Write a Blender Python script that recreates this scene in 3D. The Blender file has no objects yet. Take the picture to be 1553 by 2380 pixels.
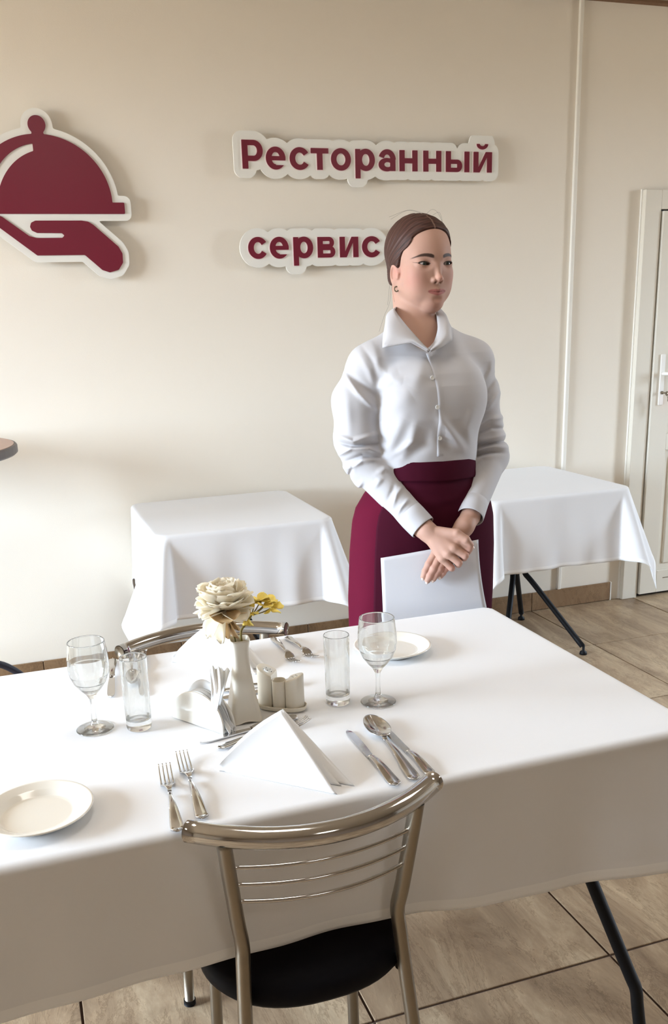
import bpy, bmesh, math, random
import numpy as np
from mathutils import Vector, Matrix

PI = math.pi
rnd = random.Random(7)
S = bpy.context.scene
COL = S.collection

# ------------------------------------------------------------------ camera
W_, H_ = 1553, 2380
FOC, YAW, PIT, ROL, DX, DY, CH = 2101.4, -.3118, .2795, -.036, -32.57, 160.95, 1.4639
def _rot():
    cy, sy = math.cos(YAW), math.sin(YAW)
    R1 = np.array([[cy, -sy, 0], [sy, cy, 0], [0, 0, 1]]).T
    cp, sp = math.cos(PIT), math.sin(PIT)
    B = np.stack([np.array([1, 0, 0.]), -np.array([0, sp, cp]), np.array([0, cp, -sp])]) @ R1
    cr, sr = math.cos(ROL), math.sin(ROL)
    return np.array([[cr, -sr, 0], [sr, cr, 0], [0, 0, 1]]) @ B
RC = _rot()                       # rows: image right, image down, forward
CP = np.array([0, 0, CH])
cam_d = bpy.data.cameras.new('camera'); cam = bpy.data.objects.new('camera', cam_d); COL.objects.link(cam)
M = Matrix.Identity(4)
for i in range(3):
    M[i][0] = RC[0][i]; M[i][1] = -RC[1][i]; M[i][2] = -RC[2][i]
M[2][3] = CH
cam.matrix_world = M
cam_d.sensor_fit = 'VERTICAL'; cam_d.sensor_height = 24.0
cam_d.lens = 24.0 * FOC / H_
cam_d.shift_x = -DX / H_; cam_d.shift_y = DY / H_
cam_d.clip_start = .05
S.camera = cam

# ------------------------------------------------------------------ world, light, exposure
wd = bpy.data.worlds.new('world'); S.world = wd; wd.use_nodes = True
_n = wd.node_tree; _bg = _n.nodes['Background']; _tc = _n.nodes.new('ShaderNodeTexCoord'); _sp = _n.nodes.new('ShaderNodeSeparateXYZ'); _cr = _n.nodes.new('ShaderNodeValToRGB')
_mr = _n.nodes.new('ShaderNodeMapRange'); _mr.inputs[1].default_value = -1; _mr.inputs[2].default_value = 1
_n.links.new(_tc.outputs['Generated'], _sp.inputs[0]); _n.links.new(_sp.outputs[2], _mr.inputs[0]); _n.links.new(_mr.outputs[0], _cr.inputs[0])
_cr.color_ramp.elements[0].position = .485; _cr.color_ramp.elements[0].color = (.20, .19, .17, 1)      # ground outside
_cr.color_ramp.elements[1].position = .515; _cr.color_ramp.elements[1].color = (.53, .64, .77, 1)     # overcast sky, brighter overhead
_e = _cr.color_ramp.elements.new(1.0); _e.color = (.93, 1.12, 1.34, 1)
_n.links.new(_cr.outputs[0], _bg.inputs[0]); _bg.inputs[1].default_value = 68.0
S.view_settings.view_transform = 'Standard'; S.view_settings.look = 'None'
S.view_settings.gamma = 1.0; S.view_settings.use_curve_mapping = False
S.view_settings.exposure = 0.46
def area(name, loc, rot, sx, sy, power, col):
    l = bpy.data.lights.new(name, 'AREA'); l.shape = 'RECTANGLE'; l.size = sx; l.size_y = sy
    l.energy = power; l.color = col
    o = bpy.data.objects.new(name, l); COL.objects.link(o); o.location = loc; o.rotation_euler = rot
    return o
XL = -4.2                        # left wall
WIN = [(1.15, 2.15), (2.25, 3.10)]   # y ranges of the windows in the left wall
WZ = (.80, 2.55)
XR = 6.5; WINR = [(1.75, 2.4)]   # and in the right wall
for _i, (_a, _b, _x, _s) in enumerate([(*w, XL - .1, -1) for w in WIN] + [(*w, XR + .1, 1) for w in WINR]):      # light portals in the window openings
    _l = area('window_portal', (_x, (_a + _b) / 2, (WZ[0] + WZ[1]) / 2), (0, _s * PI / 2, 0), WZ[1] - WZ[0], _b - _a, 1, (1, 1, 1)); _l.data.cycles.is_portal = True

# ------------------------------------------------------------------ helpers
def U(x, y, c):
    d = RC.T @ np.array([x - 776.5 - DX, y - 1190 - DY, FOC]); return CP + d * c / FOC
def T(x, y, z=.752):
    d = RC.T @ np.array([x - 776.5 - DX, y - 1190 - DY, FOC]); return CP + d * (z - CH) / d[2]
def Yp(x, y, yy):
    d = RC.T @ np.array([x - 776.5 - DX, y - 1190 - DY, FOC]); return CP + d * yy / d[1]

def mat(name, col, rough=.6, metal=0., noise=None, bump=None, spec=.5, attr=None, **kw):
    m = bpy.data.materials.new(name); m.use_nodes = True
    nt = m.node_tree; b = nt.nodes['Principled BSDF']
    b.inputs['Base Color'].default_value = (*col, 1); b.inputs['Roughness'].default_value = rough
    b.inputs['Metallic'].default_value = metal; b.inputs['Specular IOR Level'].default_value = spec
    for k, v in kw.items(): b.inputs[k.replace('_', ' ')].default_value = v
    src = None
    if attr:
        a = nt.nodes.new('ShaderNodeAttribute'); a.attribute_name = attr; src = a.outputs['Color']
        nt.links.new(src, b.inputs['Base Color'])
    tc = nt.nodes.new('ShaderNodeTexCoord')
    if noise:        # (scale, amount)
        n = nt.nodes.new('ShaderNodeTexNoise'); n.inputs['Scale'].default_value = noise[0]; n.inputs['Detail'].default_value = 5
        nt.links.new(tc.outputs['Object'], n.inputs['Vector'])
        h = nt.nodes.new('ShaderNodeMapRange'); h.inputs[3].default_value = 1 - noise[1]; h.inputs[4].default_value = 1 + noise[1]
        nt.links.new(n.outputs['Fac'], h.inputs[0])
        mx = nt.nodes.new('ShaderNodeMix'); mx.data_type = 'RGBA'; mx.blend_type = 'MULTIPLY'; mx.inputs['Factor'].default_value = 1
        if src: nt.links.new(src, mx.inputs['A'])
        else: mx.inputs['A'].default_value = (*col, 1)
        nt.links.new(h.outputs[0], mx.inputs['B']); nt.links.new(mx.outputs['Result'], b.inputs['Base Color'])
    if bump:         # (scale, strength, distance)
        n = nt.nodes.new('ShaderNodeTexNoise'); n.inputs['Scale'].default_value = bump[0]; n.inputs['Detail'].default_value = 3
        nt.links.new(tc.outputs['Object'], n.inputs['Vector'])
        bp = nt.nodes.new('ShaderNodeBump'); bp.inputs['Strength'].default_value = bump[1]; bp.inputs['Distance'].default_value = bump[2]
        nt.links.new(n.outputs['Fac'], bp.inputs['Height']); nt.links.new(bp.outputs[0], b.inputs['Normal'])
    return m

def srgb(r, g, b):
    f = lambda c: (c / 255 / 12.92) if c < 11 else ((c / 255 + .055) / 1.055) ** 2.4
    return (f(r), f(g), f(b))

def tag(o, label=None, cat=None, group=None, kind=None):
    if label: o['label'] = label
    if cat: o['category'] = cat
    if group: o['group'] = group
    if kind: o['kind'] = kind
    return o
def empty(name, loc=(0, 0, 0), rz=0, label=None, cat=None, group=None):
    o = bpy.data.objects.new(name, None); COL.objects.link(o); o.empty_display_size = .05
    o.location = loc; o.rotation_euler = (0, 0, rz); return tag(o, label, cat, group)
def link(name, me, m, parent=None):
    o = bpy.data.objects.new(name, me); COL.objects.link(o)
    if m and not me.materials: me.materials.append(m)
    if parent is not None:
        o.parent = parent
    return o
def mk(name, v, f, m, parent=None, smooth=True, local=None):
    """mesh object from vertices and faces; vertices are in the parent's frame unless local is the world point to subtract"""
    v = np.asarray(v, dtype=np.float64)
    if local is not None: v = v - np.asarray(local)
    me = bpy.data.meshes.new(name)
    if isinstance(f, np.ndarray) and f.ndim == 2:
        n, k = f.shape
        me.vertices.add(len(v)); me.vertices.foreach_set('co', v.astype(np.float32).ravel())
        me.loops.add(n * k); me.loops.foreach_set('vertex_index', f.astype(np.int32).ravel())
        me.polygons.add(n); me.polygons.foreach_set('loop_start', np.arange(0, n * k, k, dtype=np.int32))
        me.update(calc_edges=True)
    else:
        me.from_pydata([tuple(p) for p in v], [], [tuple(int(i) for i in q) for q in f]); me.update()
    if smooth: me.polygons.foreach_set('use_smooth', np.ones(len(me.polygons), dtype=bool))
    return link(name, me, m, parent)
def bmk(name, bm, m, parent=None, smooth=False):
    me = bpy.data.meshes.new(name); bmesh.ops.recalc_face_normals(bm, faces=bm.faces); bm.to_mesh(me); bm.free()
    if smooth: me.polygons.foreach_set('use_smooth', np.ones(len(me.polygons), dtype=bool))
    return link(name, me, m, parent)
def box(bm, x0, x1, y0, y1, z0, z1, bev=0, seg=2):
    r = bmesh.ops.create_cube(bm, size=1)
    for v in r['verts']:
        v.co = Vector(((x0 + x1) / 2 + v.co.x * (x1 - x0), (y0 + y1) / 2 + v.co.y * (y1 - y0), (z0 + z1) / 2 + v.co.z * (z1 - z0)))
    if bev:
        es = list({e for v in r['verts'] for e in v.link_edges})
        bmesh.ops.bevel(bm, geom=es, offset=bev, segments=seg, profile=.5, affect='EDGES')
    return r
def boxo(name, b6, m, parent=None, bev=0, seg=2):
    bm = bmesh.new(); box(bm, *b6, bev=bev, seg=seg); return bmk(name, bm, m, parent)
def grid_faces(nu, nv, cu=False, cv=False, off=0):
    iu = np.arange(nu if cu else nu - 1); iv = np.arange(nv if cv else nv - 1)
    I, J = np.meshgrid(iu, iv, indexing='ij'); I2 = (I + 1) % nu; J2 = (J + 1) % nv
    return (np.stack([I * nv + J, I2 * nv + J, I2 * nv + J2, I * nv + J2], -1).reshape(-1, 4) + off)
def loft(rings, caps=True, closed=True):
    r = np.array(rings); n, k, _ = r.shape
    f = [tuple(q) for q in grid_faces(n, k, False, closed)]
    if caps and closed:
        f.append(tuple(range(k - 1, -1, -1))[::1]); f.append(tuple((n - 1) * k + i for i in range(k)))
    return r.reshape(-1, 3), f
def catmull(P, n, closed=False):
    P = np.array(P, float)
    if closed: Q = np.vstack([P[-1], P, P[0], P[1]])
    else: Q = np.vstack([2 * P[0] - P[1], P, 2 * P[-1] - P[-2]])
    out = []; segs = len(P) if closed else len(P) - 1
    for i in range(segs):
        a, b, c, d = Q[i:i + 4]
        for t in np.linspace(0, 1, n, endpoint=False):
            out.append(.5 * (2 * b + (c - a) * t + (2 * a - 5 * b + 4 * c - d) * t * t + (3 * b - a - 3 * c + d) * t ** 3))
    if not closed: out.append(P[-1])
    return np.array(out)
def tube_geo(P, r, seg=12, closed=False, flat=None, up=(0, 0, 1)):
    """tube along points; flat=(a,b) makes an elliptic section a (sideways) by b (towards up)"""
    P = np.array(P, float); n = len(P); r = np.broadcast_to(np.asarray(r, float), (n,))
    Tn = np.gradient(P, axis=0) if not closed else (np.roll(P, -1, 0) - np.roll(P, 1, 0))
    Tn /= np.linalg.norm(Tn, axis=1, keepdims=True) + 1e-12
    N = np.zeros_like(P); u = np.array(up, float)
    if abs(u @ Tn[0]) > .95: u = np.array([1., 0, 0])
    for i in range(n):
        q = u - (u @ Tn[i]) * Tn[i]; q /= np.linalg.norm(q) + 1e-12; N[i] = q
        if flat is None: u = q
    B = np.cross(Tn, N)
    a = np.linspace(0, 2 * PI, seg, endpoint=False); fa, fb = flat if flat else (1, 1)
    R = P[:, None] + (np.cos(a)[None, :, None] * B[:, None] * fa + np.sin(a)[None, :, None] * N[:, None] * fb) * r[:, None, None]
    if closed: return R.reshape(-1, 3), [tuple(q) for q in grid_faces(n, seg, True, True)]
    return loft(R)
def tube(name, P, r, m, parent=None, **k):
    v, f = tube_geo(P, r, **k); return mk(name, v, f, m, parent)
def dens(prof):
    out = [prof[0]]
    for (a, b), (c, d) in zip(prof[:-1], prof[1:]):
        L = math.hypot(c - a, d - b)
        if L > .004:
            for t in (.0012 / L, 1 - .0012 / L): out.append((a + (c - a) * t, b + (d - b) * t))
        out.append((c, d))
    return out
def lathe_geo(prof, seg=48, c=(0, 0, 0)):
    if len(prof) > 8: prof = dens(prof)
    a = np.linspace(0, 2 * PI, seg, endpoint=False); rings = []
    for r, z in prof: rings.append(np.stack([c[0] + r * np.cos(a), c[1] + r * np.sin(a), np.full(seg, c[2] + z)], -1))
    return loft(rings)
def join_geo(parts):
    V = []; F = []; o = 0
    for v, f in parts:
        V.append(np.asarray(v)); F += [tuple(int(i) + o for i in q) for q in f]; o += len(v)
    return np.vstack(V), F
def sub(o, lv=1):
    md = o.modifiers.new('sub', 'SUBSURF'); md.levels = lv; md.render_levels = lv; return o
def solid(o, t, off=0):
    md = o.modifiers.new('thick', 'SOLIDIFY'); md.thickness = t; md.offset = off; return o
def fixn(o):
    bm = bmesh.new(); bm.from_mesh(o.data); bmesh.ops.recalc_face_normals(bm, faces=bm.faces); bm.to_mesh(o.data); bm.free(); return o
def copy_tree(o, parent=None):
    c = o.copy(); COL.objects.link(c); c.parent = parent
    for ch in o.children: copy_tree(ch, c)
    return c
def put(root, loc, rz=0, label=None):
    root.location = loc; root.rotation_euler = (0, 0, rz)
    if label: root['label'] = label
    return root

# ---- signed distance helpers -------------------------------------------------
def rc(p, a, b, ra, rb):
    a = np.asarray(a, np.float32); b = np.asarray(b, np.float32); ab = b - a
    t = np.clip(((p - a) @ ab) / (ab @ ab), 0, 1)
    q = p - a - t[:, None] * ab
    return np.sqrt((q * q).sum(1)) - (ra + (rb - ra) * t)
def ell(p, c, r):
    q = p - np.asarray(c, np.float32); r = np.asarray(r, np.float32)
    k0 = np.sqrt(((q / r) ** 2).sum(1)) + 1e-9; k1 = np.sqrt(((q / r ** 2) ** 2).sum(1)) + 1e-9
    return k0 * (k0 - 1) / k1
def smin(a, b, k):
    h = np.maximum(k - np.abs(a - b), 0) / k; return np.minimum(a, b) - h * h * k * .25
def smax(a, b, k): return -smin(-a, -b, k)

def axis(segs):
    """segs: [(x0,h),(x1,h),...,(xn,)] -> coordinates with local spacing h"""
    out = [segs[0][0]]
    for (a, h), nx in zip(segs[:-1], segs[1:]):
        n = max(1, int(round((nx[0] - a) / h))); out += list(a + (nx[0] - a) * np.arange(1, n + 1) / n)
    return np.array(out, np.float32)
def surface_nets(f, ax, ay, az, B=8, marg=1.25):
    nx, ny, nz = len(ax), len(ay), len(az)
    V = np.full((nx, ny, nz), 1., np.float32)
    bx, by, bz = [np.arange(0, n, B) for n in (nx, ny, nz)]
    def mid(a, s): return np.array([(a[i] + a[min(i + B, len(a) - 1)]) / 2 for i in s]), np.array([(a[min(i + B, len(a) - 1)] - a[i]) / 2 for i in s])
    (mx, hx), (my, hy), (mz, hz) = mid(ax, bx), mid(ay, by), mid(az, bz)
    G = np.stack(np.meshgrid(mx, my, mz, indexing='ij'), -1).reshape(-1, 3).astype(np.float32)
    R = np.sqrt((np.stack(np.meshgrid(hx, hy, hz, indexing='ij'), -1) ** 2).sum(-1)).ravel()
    d = f(G); keep = np.abs(d) < R * marg + .004
    sgn = (d < 0).reshape(len(bx), len(by), len(bz))
    V[np.repeat(np.repeat(np.repeat(sgn, B, 0), B, 1), B, 2)[:nx, :ny, :nz]] = -1.
    I = np.stack(np.meshgrid(bx, by, bz, indexing='ij'), -1).reshape(-1, 3)[keep]
    o = np.stack(np.meshgrid(*[np.arange(B)] * 3, indexing='ij'), -1).reshape(-1, 3)
    for s in range(0, len(I), 400):
        q = (I[s:s + 400, None] + o[None]).reshape(-1, 3)
        q = q[(q[:, 0] < nx) & (q[:, 1] < ny) & (q[:, 2] < nz)]
        p = np.stack([ax[q[:, 0]], ay[q[:, 1]], az[q[:, 2]]], -1)
        V[q[:, 0], q[:, 1], q[:, 2]] = f(p)
    ins = V < 0
    c = np.zeros((nx - 1, ny - 1, nz - 1), np.uint8)
    for i in (0, 1):
        for j in (0, 1):
            for k in (0, 1): c += ins[i:nx - 1 + i, j:ny - 1 + j, k:nz - 1 + k]
    cells = np.argwhere((c > 0) & (c < 8)); del c
    idm = np.full((nx - 1, ny - 1, nz - 1), -1, np.int32); idm[cells[:, 0], cells[:, 1], cells[:, 2]] = np.arange(len(cells))
    acc = np.zeros((len(cells), 3), np.float32); cnt = np.zeros(len(cells), np.float32)
    def P(q): return np.stack([ax[q[:, 0]], ay[q[:, 1]], az[q[:, 2]]], -1)
    corners = [(i, j, k) for i in (0, 1) for j in (0, 1) for k in (0, 1)]
    for a in corners:
        for e in range(3):
            if a[e] == 0:
                b = list(a); b[e] = 1
                qa = cells + a; qb = cells + b
                va = V[qa[:, 0], qa[:, 1], qa[:, 2]]; vb = V[qb[:, 0], qb[:, 1], qb[:, 2]]
                m = (va < 0) != (vb < 0); t = va[m] / (va[m] - vb[m])
                acc[m] += P(qa[m]) * (1 - t[:, None]) + P(qb[m]) * t[:, None]; cnt[m] += 1
    acc /= cnt[:, None]
    F = []
    for e in range(3):
        sl = [slice(1, -1)] * 3; a1 = [slice(1, n - 1) for n in (nx, ny, nz)]; a1[e] = slice(0, (nx, ny, nz)[e] - 1)
        a2 = list(a1); a2[e] = slice(1, (nx, ny, nz)[e])
        x = ins[tuple(a1)] != ins[tuple(a2)]
        q = np.argwhere(x)
        off = [1, 1, 1]; off[e] = 0; q = q + off
        u, v = [(1, 2), (2, 0), (0, 1)][e]
        def cid(du, dv):
            r = q.copy(); r[:, u] -= du; r[:, v] -= dv; return idm[r[:, 0], r[:, 1], r[:, 2]]
        quad = np.stack([cid(1, 1), cid(0, 1), cid(0, 0), cid(1, 0)], -1)
        fl = ~ins[q[:, 0], q[:, 1], q[:, 2]]
        quad[fl] = quad[fl][:, ::-1]
        F.append(quad[(quad >= 0).all(1)])
    return acc, np.vstack(F)
def set_col(o, c):
    at = o.data.color_attributes.new('Col', 'FLOAT_COLOR', 'POINT')
    at.data.foreach_set('color', np.hstack([c, np.ones((len(c), 1))]).astype(np.float32).ravel())

# ------------------------------------------------------------------ materials
M_wall = mat('wall_paint', srgb(236, 228, 214), .85, noise=(3, .015), bump=(260, .12, .002), spec=.2)
M_ceil = mat('ceiling_paint', srgb(180, 168, 152), .9, bump=(90, .5, .01), spec=.1)
M_trim = mat('white_trim', srgb(236, 232, 222), .45)
M_door = mat('door_plastic', srgb(226, 220, 206), .38, noise=(2, .01))
M_dark = mat('door_seal', (.012, .012, .014), .6)
M_cloth = mat('table_linen', (.80, .80, .81), .85, noise=(6, .012), bump=(900, .18, .0006), spec=.15, Sheen_Weight=.15)
M_hem = mat('table_linen_hem', (.88, .88, .88), .85, bump=(900, .18, .0006), spec=.15)
M_chrome = mat('chrome', (.60, .585, .57), .10, 1.0)
M_nickel = mat('brushed_nickel', (.30, .26, .205), .38, 1.0, noise=(40, .06))
M_steel = mat('cutlery_steel', (.62, .61, .60), .12, 1.0)
M_black = mat('seat_vinyl', (.004, .004, .007), .6, spec=.12, bump=(400, .1, .0006))
M_blackm = mat('black_powder_coat', (.006, .0065, .008), .55, spec=.22)
M_ceram = mat('glazed_ceramic', srgb(234, 229, 218), .10, spec=.6, Coat_Weight=.3)
M_bisque = mat('satin_ceramic', srgb(226, 218, 202), .30, spec=.5)
M_maroon = mat('maroon_sign', srgb(112, 22, 44), .38, noise=(4, .04))
M_signw = mat('sign_board', srgb(234, 232, 224), .4)
M_signe = mat('letter_edge', srgb(235, 215, 212), .4)
M_napkin = mat('napkin_linen', (.76, .755, .75), .85, bump=(800, .15, .0006), spec=.15)
M_tissue = mat('tissue', (.80, .80, .795), .9, bump=(60, .4, .003), spec=.1, Transmission_Weight=0.0)
M_glass = bpy.data.materials.new('clear_glass'); M_glass.use_nodes = True
_nt = M_glass.node_tree; _nt.nodes.clear()
_o = _nt.nodes.new('ShaderNodeOutputMaterial'); _g = _nt.nodes.new('ShaderNodeBsdfGlass'); _g.inputs['IOR'].default_value = 1.48
_g.inputs['Roughness'].default_value = 0; _g.inputs['Color'].default_value = (.985, .99, .985, 1); _tp = _nt.nodes.new('ShaderNodeBsdfTransparent'); _tp.inputs[0].default_value = (.985, .99, .985, 1); _mx = _nt.nodes.new('ShaderNodeMixShader'); _mx.inputs[0].default_value = .90
_nt.links.new(_tp.outputs[0], _mx.inputs[1]); _nt.links.new(_g.outputs[0], _mx.inputs[2]); _nt.links.new(_mx.outputs[0], _o.inputs[0])

def tile_material(name, base, dark, light, lum):
    m = bpy.data.materials.new(name); m.use_nodes = True; nt = m.node_tree; b = nt.nodes['Principled BSDF']
    b.inputs['Roughness'].default_value = .38; b.inputs['Specular IOR Level'].default_value = .45
    tc = nt.nodes.new('ShaderNodeTexCoord'); oi = nt.nodes.new('ShaderNodeObjectInfo')
    ad = nt.nodes.new('ShaderNodeVectorMath'); ad.operation = 'ADD'
    cm = nt.nodes.new('ShaderNodeVectorMath'); cm.operation = 'SCALE'; cm.inputs['Scale'].default_value = 1.0
    cx = nt.nodes.new('ShaderNodeCombineXYZ')
    k = nt.nodes.new('ShaderNodeMath'); k.operation = 'MULTIPLY'; k.inputs[1].default_value = 37.
    nt.links.new(oi.outputs['Random'], k.inputs[0]); nt.links.new(k.outputs[0], cx.inputs[0]); nt.links.new(k.outputs[0], cx.inputs[1])
    nt.links.new(tc.outputs['Object'], ad.inputs[0]); nt.links.new(cx.outputs[0], ad.inputs[1])
    mp = nt.nodes.new('ShaderNodeMapping'); mp.inputs['Rotation'].default_value = (0, 0, .16); mp.inputs['Scale'].default_value = (5.2, 1.5, 3)
    nt.links.new(ad.outputs[0], mp.inputs[0])
    n1 = nt.nodes.new('ShaderNodeTexNoise'); n1.inputs['Scale'].default_value = 1.3; n1.inputs['Detail'].default_value = 9; n1.inputs['Roughness'].default_value = .70; n1.inputs['Distortion'].default_value = .7
    nt.links.new(mp.outputs[0], n1.inputs['Vector'])
    cr = nt.nodes.new('ShaderNodeValToRGB'); e = cr.color_ramp.elements
    e[0].position = .30; e[0].color = (*dark, 1); e[1].position = .72; e[1].color = (*light, 1)
    x = cr.color_ramp.elements.new(.5); x.color = (*base, 1)
    nt.links.new(n1.outputs['Fac'], cr.inputs[0])
    # thin dark and pale veins
    n2 = nt.nodes.new('ShaderNodeTexNoise'); n2.inputs['Scale'].default_value = 2.0; n2.inputs['Detail'].default_value = 14; n2.inputs['Roughness'].default_value = .78; n2.inputs['Distortion'].default_value = .8
    nt.links.new(mp.outputs[0], n2.inputs['Vector'])
    r2 = nt.nodes.new('ShaderNodeValToRGB'); q = r2.color_ramp.elements
    q[0].position = .455; q[0].color = (1, 1, 1, 1); q[1].position = .52; q[1].color = (1, 1, 1, 1)
    w = r2.color_ramp.elements.new(.478); w.color = (.56, .52, .48, 1); w2 = r2.color_ramp.elements.new(.50); w2.color = (1.25, 1.25, 1.25, 1)
    nt.links.new(n2.outputs['Fac'], r2.inputs[0])
    mx = nt.nodes.new('ShaderNodeMix'); mx.data_type = 'RGBA'; mx.blend_type = 'MULTIPLY'; mx.inputs['Factor'].default_value = .75
    nt.links.new(cr.outputs[0], mx.inputs['A']); nt.links.new(r2.outputs[0], mx.inputs['B'])
    nt.links.new(mx.outputs['Result'], b.inputs['Base Color'])
    bp = nt.nodes.new('ShaderNodeBump'); bp.inputs['Strength'].default_value = .25; bp.inputs['Distance'].default_value = .002
    nt.links.new(n2.outputs['Fac'], bp.inputs['Height']); nt.links.new(bp.outputs[0], b.inputs['Normal'])
    return m
M_tile = tile_material('travertine_tile', srgb(160, 137, 110), srgb(120, 98, 76), srgb(196, 176, 146), 1)
M_skirt_tile = tile_material('skirting_tile', srgb(136, 108, 80), srgb(110, 86, 62), srgb(152, 126, 96), 1)
M_grout = mat('grout', srgb(70, 50, 38), .9)
# ------------------------------------------------------------------ the room
YF, YB, ZC = -2.6, 3.87, 2.78
TX0, TY0, TS = .5767, 1.5189, .6
fl = boxo('floor', (XL - .2, XR + .2, YF - .2, YB + .2, -.1, -.004), M_grout); tag(fl, kind='structure')
tile_me = {}
def floor_tile(x0, x1, y0, y1):
    g = .0028; x0 += g; x1 -= g; y0 += g; y1 -= g
    k = (round(x1 - x0, 3), round(y1 - y0, 3))
    if k not in tile_me:
        bm = bmesh.new(); a, b = k[0] / 2, k[1] / 2; box(bm, -a, a, -b, b, -.008, 0, bev=.0012, seg=1)
        me = bpy.data.meshes.new('tile'); bm.to_mesh(me); bm.free(); me.materials.append(M_tile); tile_me[k] = me
    o = bpy.data.objects.new('tile', tile_me[k]); COL.objects.link(o); o.parent = fl
    o.location = ((x0 + x1) / 2, (y0 + y1) / 2, rnd.uniform(-.0003, .0003))
    return o
for i in range(-9, 12):
    for j in range(-8, 5):
        x0, x1 = max(TX0 + (i - 1) * TS, XL), min(TX0 + i * TS, XR)
        y0, y1 = max(TY0 + (j - 1) * TS, YF), min(TY0 + j * TS, YB)
        if x1 - x0 > .03 and y1 - y0 > .03: floor_tile(x0, x1, y0, y1)
tag(boxo('wall_back', (XL - .15, XR + .15, YB, YB + .12, -.05, ZC + .1), M_wall), kind='structure')
tag(boxo('wall_front', (XL - .15, XR + .15, YF - .12, YF, -.05, ZC + .1), mat('brown_wall', srgb(120, 104, 88), .8)), kind='structure')
tag(boxo('ceiling', (XL - .15, XR + .15, YF - .12, YB + .12, ZC, ZC + .12), M_ceil), kind='structure')
def side_wall(name, xa, xb, wins, fx):
    bm = bmesh.new()
    box(bm, xa, xb, YF - .1, YB + .1, -.05, WZ[0]); box(bm, xa, xb, YF - .1, YB + .1, WZ[1], ZC + .1)
    ys = sorted([YF - .1] + [v for w in wins for v in w] + [YB + .1])
    for a, b in zip(ys[0::2], ys[1::2]): box(bm, xa, xb, a, b, WZ[0], WZ[1])
    tag(bmk(name, bm, M_wall), kind='structure')
side_wall('wall_left', XL - .12, XL, WIN, 0); side_wall('wall_right', XR, XR + .12, WINR, 0)
nwin = 0
for X0, wins in ((XL - .12, WIN), (XR, WINR)):
    for a, b in wins:
        nwin += 1
        w = empty('window_%d' % nwin, (X0, (a + b) / 2, WZ[0])); tag(w, kind='structure'); hb = (b - a) / 2; h = WZ[1] - WZ[0]
        for s in ((-hb, -hb + .05, 0, h), (hb - .05, hb, 0, h), (-hb, hb, 0, .05), (-hb, hb, h - .05, h), (-.02, .02, 0, h)):
            boxo('window_frame', (.04, .09, s[0], s[1], s[2], s[3]), M_trim, w, .004)
bk = []
# skirting tiles along the back wall, door on the right
DOOR = (2.905, 4.05)
bb = boxo('baseboard_back', (XL, DOOR[0] - .06, YB - .006, YB, 0, .094), M_grout); tag(bb, kind='structure')
bx = TX0 - 9 * TS
while bx < DOOR[0] - .06:
    a, b = max(bx, XL), min(bx + TS, DOOR[0] - .06)
    if b - a > .02:
        boxo('tile', (a + .0015, b - .0015, YB - .012, YB - .004, .002, .098), M_skirt_tile, bb, .0015, 1)
    bx += TS
boxo('end_strip', (DOOR[0] - .06, DOOR[0] - .054, YB - .013, YB, 0, .098), M_trim, bb)
tag(boxo('baseboard_right', (DOOR[1], XR, YB - .012, YB, 0, .098), M_skirt_tile), kind='structure')
tag(boxo('trim_1', (2.524, 2.543, YB - .016, YB, .098, ZC), M_trim, None, .003), kind='structure')
tag(boxo('trim_2', (2.2, XR, YB - .035, YB, ZC - .012, ZC), mat('ceiling_edge', srgb(120, 90, 66), .8, noise=(30, .3))), kind='structure')
# ceiling panels (behind and beside the viewer)
M_lamp = bpy.data.materials.new('lamp_panel'); M_lamp.use_nodes = True; _b = M_lamp.node_tree.nodes['Principled BSDF']
_b.inputs['Emission Color'].default_value = (1, .95, .88, 1); _b.inputs['Emission Strength'].default_value = 6.0
for _x, _y in ((-1.7, 1.6), (.3, 1.6), (2.3, 1.6), (.9, -1.4)):
    _p = boxo('ceiling_panel', (_x - .3, _x + .3, _y - .3, _y + .3, ZC - .012, ZC - .002), M_lamp, bpy.data.objects['ceiling'])
# door
dr = empty('door_1', (DOOR[0], YB, 0)); tag(dr, kind='structure')
def dbox(n, b, m, p=dr, bev=.003): return boxo(n, b, m, p, bev)
dbox('door_frame', (0, .09, -.035, 0, 0, 2.005), M_door)
dbox('door_frame', (1.055, 1.145, -.035, 0, 0, 2.005), M_door)
dbox('door_frame', (.09, 1.055, -.035, 0, 1.918, 2.005), M_door)
dbox('door_frame_edge', (-.006, .002, -.010, 0, 0, 2.008), M_trim, bev=.001)
dbox('door_seal', (.09, 1.055, -.012, 0, .0, 1.918), M_dark, bev=0)
leaf = empty('door_leaf', (0, 0, 0)); leaf.parent = dr
L0, L1 = .099, 1.046
def lb(n, b, m=M_door, bev=.002): return boxo(n, b, m, leaf, bev)
lb('leaf_stile', (L0, .201, -.045, -.012, .018, 1.910)); lb('leaf_stile', (.945, L1, -.045, -.012, .018, 1.910))
lb('leaf_rail', (.201, .945, -.045, -.012, .018, .137)); lb('leaf_rail', (.201, .945, -.045, -.012, .775, .858)); lb('leaf_rail', (.201, .945, -.045, -.012, 1.80, 1.910))
for z0, z1 in ((.137, .775), (.858, 1.80)):
    lb('leaf_panel', (.201, .945, -.032, -.012, z0, z1))
    lb('leaf_panel', (.235, .911, -.040, -.012, z0 + .035, z1 - .035), bev=.006)
lb('leaf_groove', (.24, .90, -.0462, -.045, .092, .096), mat('groove', srgb(120, 104, 84), .7), 0)
M_hand = mat('white_handle', srgb(244, 242, 236), .3)
pl = boxo('handle_plate', (.134, .160, -.053, -.044, 1.003, 1.252), M_hand, leaf, .004)
v, f = tube_geo(catmull([(.148, -.05, 1.158), (.148, -.085, 1.158), (.158, -.097, 1.158), (.20, -.10, 1.158), (.27, -.10, 1.155)], 5), .0085, 12)
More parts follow.
